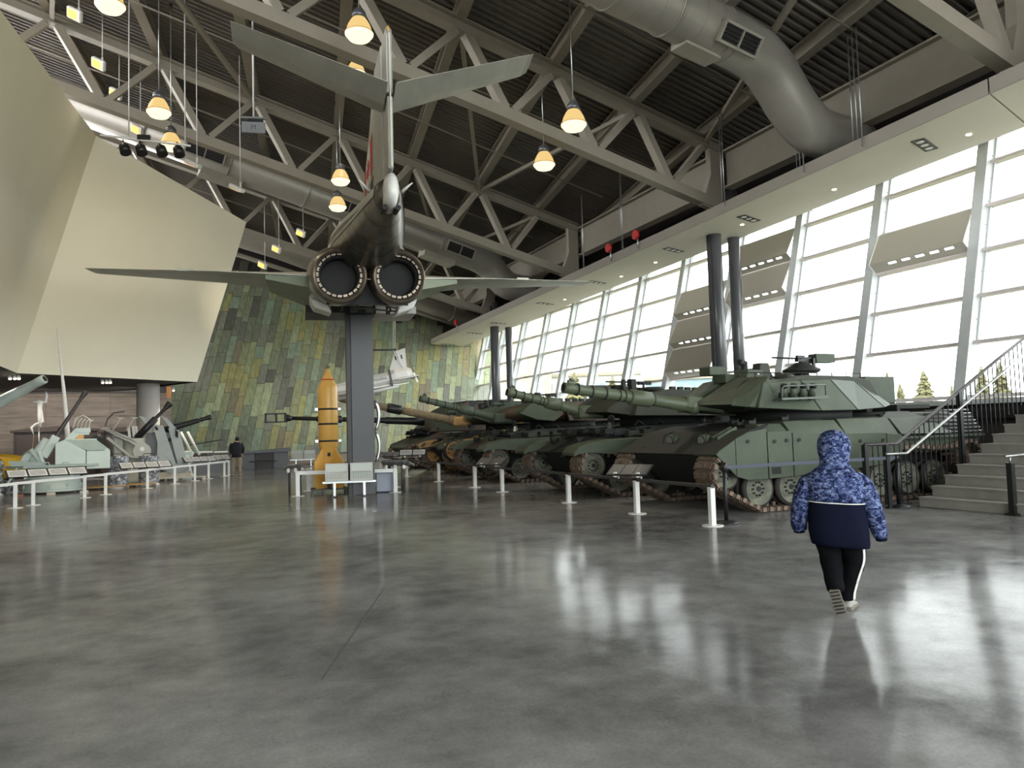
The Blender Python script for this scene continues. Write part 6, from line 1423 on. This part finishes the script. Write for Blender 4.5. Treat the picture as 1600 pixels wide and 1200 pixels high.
def hand(parent, wrist, sgn, s_=1.):
    vs = [V(wrist)]; es = []; rd = [.02*s_]; w_ = V(wrist)
    vs.append(w_+V((0, 0, -.045))*s_); es.append((0, 1)); rd.append((.026*s_, .016*s_))
    for k in range(4):
        b_ = len(vs); x = (-.022+.0148*k)*s_; L = (.062, .07, .066, .05)[k]*s_
        vs += [w_+V((0, x, -.065*s_)), w_+V((-sgn*.004, x, -.07*s_-L*.5)), w_+V((-sgn*.018, x, -.07*s_-L))]; es += [(1, b_), (b_, b_+1), (b_+1, b_+2)]; rd += [.0088*s_, .008*s_, .0065*s_]
    b_ = len(vs); vs += [w_+V((-sgn*.012, .03, -.03))*1.0, w_+V((-sgn*.02, .044, -.06))*1.0]; es += [(0, b_), (b_, b_+1)]; rd += [.009*s_, .0075*s_]
    return vs, es, rd
def person(name_lab, x, y, rz, cfg):
    t_ = thing('person', name_lab, 'person', (x, y, 0), rz)
    j = cfg['joints']
    vs = [j['hip'], j['chest'], j['neck'], j['head'], j['crown'], j['ls'], j['le'], j['lw'], j['rs'], j['re'], j['rw'], j['lh'], j['lk'], j['la'], j['lt'], j['rh'], j['rk'], j['ra'], j['rt'], j['waist']]
    es = [(0, 19), (19, 1), (1, 2), (2, 3), (3, 4), (1, 5), (5, 6), (6, 7), (1, 8), (8, 9), (9, 10), (0, 11), (11, 12), (12, 13), (13, 14), (0, 15), (15, 16), (16, 17), (17, 18)]
    for q_, a_ in ((14, 13), (18, 17)): vs[q_] = V(vs[a_]).lerp(V(vs[q_]), .35)
    k = cfg['k']; rd = [.1*k, .12*k, .045*k, .078*k, .06*k, .055*k, .04*k, .026*k, .055*k, .04*k, .026*k, .08*k, .055*k, .03*k, .02*k, .08*k, .055*k, .03*k, .02*k, .1*k]
    vs = [V(v_) for v_ in vs]; es = list(es)
    for wi, sg in ((7, -1), (10, 1)):
        hv, he, hr_ = hand(None, vs[wi], -sg, k); o_ = len(vs)-1
        vs += hv[1:]; es += [((wi if a == 0 else a+o_), (b_+o_)) for a, b_ in he]; rd += hr_[1:]
    skinfig('body', vs, es, rd, 'skin', t_)
    h_ = V(j['head']); f = V(cfg['face']).normalized(); sx = f.cross(V((0, 0, 1)))
    q = MB()
    for sg in (-1, 1): q.ell(h_+f*.078*k+sx*sg*.03*k+V((0, 0, .01)), (.013*k,)*3, 8, 6)
    q.build('eyes', 'white', t_); MB().ell(h_+f*.085*k+V((0, 0, -.02)), (.012*k, .016*k, .022*k), 8, 6).build('nose', 'skin', t_); MB().ell(h_+f*.076*k+V((0, 0, -.055*k)), (.024*k, .012*k, .006*k), 8, 5).build('mouth', 'brick_block', t_)
    q = MB()
    for sg in (-1, 1): q.ell(h_+sx*sg*.082*k, (.012*k, .02*k, .03*k), 8, 6)
    q.build('ears', 'skin', t_)
    MB().ell(h_-f*.012*k+V((0, 0, .03*k)), (.092*k, .098*k, .1*k), 16, 10).build('hair', 'hair_dark', t_)
    return t_
# child in printed hooded jacket, walking away (local x right, y away)
cx, cy = 5.03, 4.80
J_ = dict(hip=(0, 0, .74), waist=(0, 0, .86), chest=(0, .02, 1.08), neck=(0, .03, 1.22), head=(0, .05, 1.34), crown=(0, .05, 1.42), ls=(-.15, .02, 1.13), le=(-.27, .0, .92), lw=(-.3, .06, .76), rs=(.15, .02, 1.13), re=(.26, .02, .9), rw=(.315, .07, .71),
          lh=(-.085, 0, .72), lk=(-.065, .06, .42), la=(-.045, -.08, .22), lt=(-.045, -.07, .06), rh=(.085, 0, .72), rk=(.10, .13, .43), ra=(.055, .2, .1), rt=(.075, .33, .04))
ch = person('child in blue printed hooded jacket and black striped trousers, walking away', cx, cy, -math.atan2(cx, cy), dict(joints=J_, k=.86, face=(0.2, 1, 0)))
JK = []
for z, rx, ry, yy, xx in [(.565, .222, .15, .0, .012), (.60, .232, .16, .0, .010), (.68, .236, .168, 0, .004), (.76, .232, .17, 0, .0), (.84, .226, .168, 0, -.002), (.925, .222, .165, 0, -.004)]: JK.append(oval((xx, yy, z), rx, ry, 40, tilt=(-.07 if z < .6 else -.05, 0), e=.85, seed=1, amp=.045))
lowj = MB().loft(JK).build('jacket_lower', 'navy_cloth', ch)
UP = []
for z, rx, ry, yy in [(.925, .223, .166, 0), (.99, .222, .166, 0), (1.05, .226, .164, 0), (1.10, .232, .158, .005), (1.145, .215, .142, .01), (1.18, .168, .125, .015), (1.205, .14, .115, .02), (1.235, .112, .104, .02)]: UP.append(oval((-.003, yy, z), rx, ry, 40, tilt=(-.05, 0), e=.85, seed=1, amp=.04))
MB().loft(UP).build('jacket_upper', 'jacket_print', ch)
pip = oval((-.003, 0, .925), .2275, .1705, 40, tilt=(-.05, 0), e=.85, seed=1, amp=.042)
MB().tube(pip+[pip[0]], .0045, 6).build('piping', 'white', ch)
def sleeve(path, rad, seed):
    P_, R_ = dense(path, rad, 5); s_ = MB().loft(limb(P_, R_, 20, .10, seed)).build('sleeve', 'jacket_print', ch); return P_, s_
P_, s1 = sleeve([(-.13, .02, 1.13), (-.205, .01, 1.07), (-.27, .0, .92), (-.30, .03, .78), (-.305, .055, .685)], [.06, .088, .082, .072, .058], 3)
MB().cyl((-.305, .055, .69), (-.305, .06, .66), .046, n=18).build('cuff', 'navy_cloth', s1)
P_, s1 = sleeve([(.13, .02, 1.13), (.2, .01, 1.06), (.26, .02, .9), (.295, .04, .76), (.325, .065, .635)], [.06, .088, .082, .07, .054], 8)
MB().cyl((.325, .065, .64), (.328, .07, .605), .044, n=18).build('cuff', 'navy_cloth', s1)
HD = []
for z, rx, ry, yy in [(1.19, .145, .118, .02), (1.225, .122, .11, .02), (1.26, .116, .112, .03), (1.30, .122, .122, .035), (1.35, .133, .136, .04), (1.40, .134, .138, .045), (1.45, .122, .126, .05), (1.49, .096, .1, .05), (1.515, .058, .062, .05), (1.525, .015, .02, .05)]:
    rg = oval((.0, yy, z), rx, ry, 32, seed=4, amp=.05)
    HD.append([V((p.x, min(p.y, yy+ry*.62), p.z)) for p in rg])   # open towards the face
MB().loft(HD, cap=False).build('hood', 'jacket_print', ch)
# trousers
PT = []
MB().loft([oval((0, 0, .86), .15, .12, 24), oval((0, 0, .76), .165, .13, 24), oval((0, 0, .68), .165, .13, 24), oval((0, .01, .62), .12, .1, 24)]).build('trouser_seat', 'black_cloth', ch)
P1_, R1_ = dense([(-.08, 0, .72), (-.08, .03, .56), (-.065, .06, .42), (-.055, .0, .32), (-.045, -.06, .24), (-.042, -.08, .205)], [.105, .096, .086, .078, .068, .062], 4); MB().loft(limb(P1_, R1_, 20, .14, 5)).build('trouser_leg', 'black_cloth', ch)
P2_, R2_ = dense([(.08, 0, .72), (.1, .06, .57), (.105, .13, .43), (.075, .16, .3), (.045, .19, .16), (.04, .2, .09)], [.105, .1, .094, .082, .07, .066], 4); rl = MB().loft(limb(P2_, R2_, 20, .14, 9)).build('trouser_leg', 'black_cloth', ch)
for off in (-.012, .0, .012):
    MB().tube([p+V((r_*.86, -r_*.70, 0))+V((off*.5, off, 0)) for p, r_ in zip(P2_, R2_)], .0042, 6).build('side_stripe', 'white', rl)
# shoes: left seen sole-on with heel raised, right flat
def shoe(parent, M, nm='shoe'):
    prof = [(-.10, .030, .0, .035), (-.085, .038, .0, .07), (-.05, .040, .0, .085), (0, .039, .0, .08), (.04, .044, .0, .062), (.085, .047, .0, .046), (.12, .040, .002, .036), (.14, .022, .006, .022)]
    up, so_ = [], []
    for y_, hw, zb, zt in prof:
        up.append([M @ V((hw*.96*math.cos(a), y_, .018+(zt-.018)*max(0, math.sin(a))**.8 if math.sin(a) > 0 else .018)) for a in [2*math.pi*k/18 for k in range(18)]])
        so_.append([M @ V((x_*hw*1.08, y_*1.03, z_)) for x_, z_ in ((-1, 0), (1, 0), (1.04, .02), (.95, .026), (-.95, .026), (-1.04, .02))])
    a = MB().loft(up).build(nm, 'shoe_grey', parent); MB().loft(so_, smooth=False).build('sole', 'shoe_sole', a)
    q = MB()
    for k in range(7): q.box(M @ V((0, -.085+.033*k, -.003)), (.07, .014, .01), M.to_3x3())
    q.build('tread', 'rubber', a)
    w_ = MB()
    for k in range(3): w_.box(M @ V((.0, .02+.022*k, .066-.007*k)), (.05, .006, .006), M.to_3x3())
    w_.build('laces', 'white', a); return a
ML = Matrix.Translation((-.036, -.085, .125)) @ Matrix.Rotation(math.radians(-12), 4, 'Y') @ Matrix.Rotation(math.radians(-68), 4, 'X')
shoe(ch, ML); shoe(ch, Matrix.Translation((.06, .24, .004)) @ Matrix.Rotation(math.radians(-14), 4, 'Z'))
# visitor reading the panel far away
mx_, my_ = 2.14, 34.94
J2 = dict(hip=(0, 0, .86), waist=(0, 0, 1.0), chest=(-.0, .06, 1.25), neck=(0, .12, 1.42), head=(0.01, .16, 1.52), crown=(.01, .17, 1.58), ls=(-.19, .06, 1.34), le=(-.25, .08, 1.1), lw=(-.24, .22, .93), rs=(.19, .06, 1.34), re=(.25, .06, 1.1), rw=(.22, .18, .93),
          lh=(-.1, 0, .84), lk=(-.13, .03, .46), la=(-.15, -.02, .09), lt=(-.2, .1, .04), rh=(.1, 0, .84), rk=(.12, .03, .46), ra=(.14, -.02, .09), rt=(.16, .12, .04))
mn = person('far visitor in dark jacket and khaki trousers reading a panel', mx_+.1, my_-.35, -math.radians(12), dict(joints=J2, k=1.0, face=(-.3, 1, -.35)))
MB().loft([oval((0, .02, z), rx, ry, 24, e=.85, seed=2, amp=.04) for z, rx, ry in ((.78, .2, .14), (.95, .2, .14), (1.15, .215, .15), (1.3, .22, .15), (1.38, .17, .12), (1.43, .09, .08))]).build('jacket', 'dark_cloth', mn)
for pth in ([(-.17, .05, 1.36), (-.24, .07, 1.22), (-.26, .09, 1.08), (-.24, .2, .96)], [(.17, .05, 1.36), (.24, .06, 1.22), (.26, .07, 1.08), (.22, .17, .96)]): MB().loft(limb(*dense(pth, [.08, .08, .068, .05], 3), 14)).build('sleeve', 'dark_cloth', mn)
for pth in ([(-.09, 0, .88), (-.12, .02, .66), (-.13, .03, .46), (-.15, -.02, .07)], [(.09, 0, .88), (.12, .02, .66), (.12, .03, .46), (.14, -.02, .07)]): MB().loft(limb(*dense(pth, [.105, .09, .075, .07], 3), 14)).build('trouser_leg', 'khaki_cloth', mn)
for x, r_ in ((-.17, .5), (.15, -.15)): shoe(mn, Matrix.Translation((x, .05, .004)) @ Matrix.Rotation(r_, 4, 'Z') @ Matrix.Scale(1.15, 4)).data.materials[0] = MATS['shoe_tan']

# ================================================================ OUTSIDE
gd = MB().mm((18.6, -60, .6), (260, 240, 1.2)).build('ground', 'ground_grass'); tag(gd, 'pale ground outside beyond the windows', 'ground', kind='structure')
def conifer(lab, x, y, h_, w_, zb=1.0, seed=0):
    t_ = thing('conifer', lab, 'tree', (x, y, zb), 0, 'conifers outside'); rn = random.Random(seed)
    MB().cyl((0, 0, 0), (0, 0, h_*.98), .09, .01, 8).build('trunk', 'bark', t_)
    q = MB(); z = h_*.04
    while z < h_*.985:
        R_ = w_*(1-z/h_)**.85*rn.uniform(.75, 1.15)+.05; nb = 11
        for k in range(nb):
            a = 2*math.pi*(k+rn.random()*.8)/nb; r_ = R_*rn.uniform(.65, 1.1); ca, sa = math.cos(a), math.sin(a); d = V((ca, sa, 0)); e = V((-sa, ca, 0)); dr_ = rn.uniform(.1, .35)*r_; c0 = V((0, 0, z+.1*r_))
            tip = d*r_+V((0, 0, z-dr_)); wd = r_*.3+.03
            q.add([c0, d*r_*.55+e*wd+V((0, 0, z-dr_*.4)), tip, d*r_*.55-e*wd+V((0, 0, z-dr_*.4)), d*r_*.5+V((0, 0, z+.12))], [(0, 1, 4), (4, 1, 2), (0, 4, 3), (4, 2, 3), (0, 3, 2, 1)])
        z += h_*.032
    q.build('foliage', 'conifer', t_, kind='stuff', fix=False)
for i, (x, y, top, w_, lab) in enumerate([(46.8, 39.4, 5.0, .9, 'leftmost thin conifer outside, just over the tank turret'), (47.7, 39.1, 4.1, 1.0, 'low rounded conifer outside, second from the left'), (49.3, 38.4, 5.0, 1.7, 'broad middle conifer outside the second nearest bay'), (53.1, 36.7, 5.25, 1.3, 'left one of the two tall conifers outside near the stairs'), (54.4, 36.2, 5.5, 1.6, 'right one of the two tall conifers outside near the stairs'), (51.5, 37.9, 3.9, .5, 'thin bare conifer between the broad one and the tall pair')]):
    conifer(lab, x, y, top-1.0, w_, 1.0, i+1)
for i, (x, y, h_, w_) in enumerate([(40.5, 75, 8.0, 3.0), (46, 76, 7.6, 2.6)]): conifer(['yellowish conifer outside beyond the second tank barrel', 'yellowish conifer outside beyond the nearest barrel'][i], x, y, h_-1.0, w_, 1.0, i+30)
def block(lab, x, y, sx, sy, h_, mat, rz=0, nx_=6, nz=3, wm='far_blue'):
    t_ = thing('office_building', lab, 'building', (x, y, .8), rz, 'buildings outside'); MB().mm((-sx/2, -sy/2, 0), (sx/2, sy/2, h_)).build('wall', mat, t_); MB().mm((-sx/2-.3, -sy/2-.3, h_), (sx/2+.3, sy/2+.3, h_+.4)).build('roof', 'far_concrete', t_)
    for a in range(nx_):
        for b_ in range(nz):
            MB().mm((-sx/2+sx*(a+.25)/nx_, -sy/2-.06, 1+(h_-1.5)*(b_+.15)/nz), (-sx/2+sx*(a+.75)/nx_, -sy/2+.02, 1+(h_-1.5)*(b_+.75)/nz)).build('window', wm, t_)
block('tall tan building close outside at the far end of the windows', 37.5, 84, 8, 8, 16, 'far_concrete', -.5, 4, 5, 'far_white')
block('white office building with rows of small windows outside', 50, 88, 12, 8, 7.4, 'far_white', -.5, 9, 4)
block('low blue grey building outside behind the second tank', 60, 82, 9, 6, 6.6, 'far_blue', -.6, 6, 3, 'far_white')
block('small grey tower outside right of the twin columns', 68, 73.5, 3, 3, 7.6, 'far_white', -.7, 2, 4)
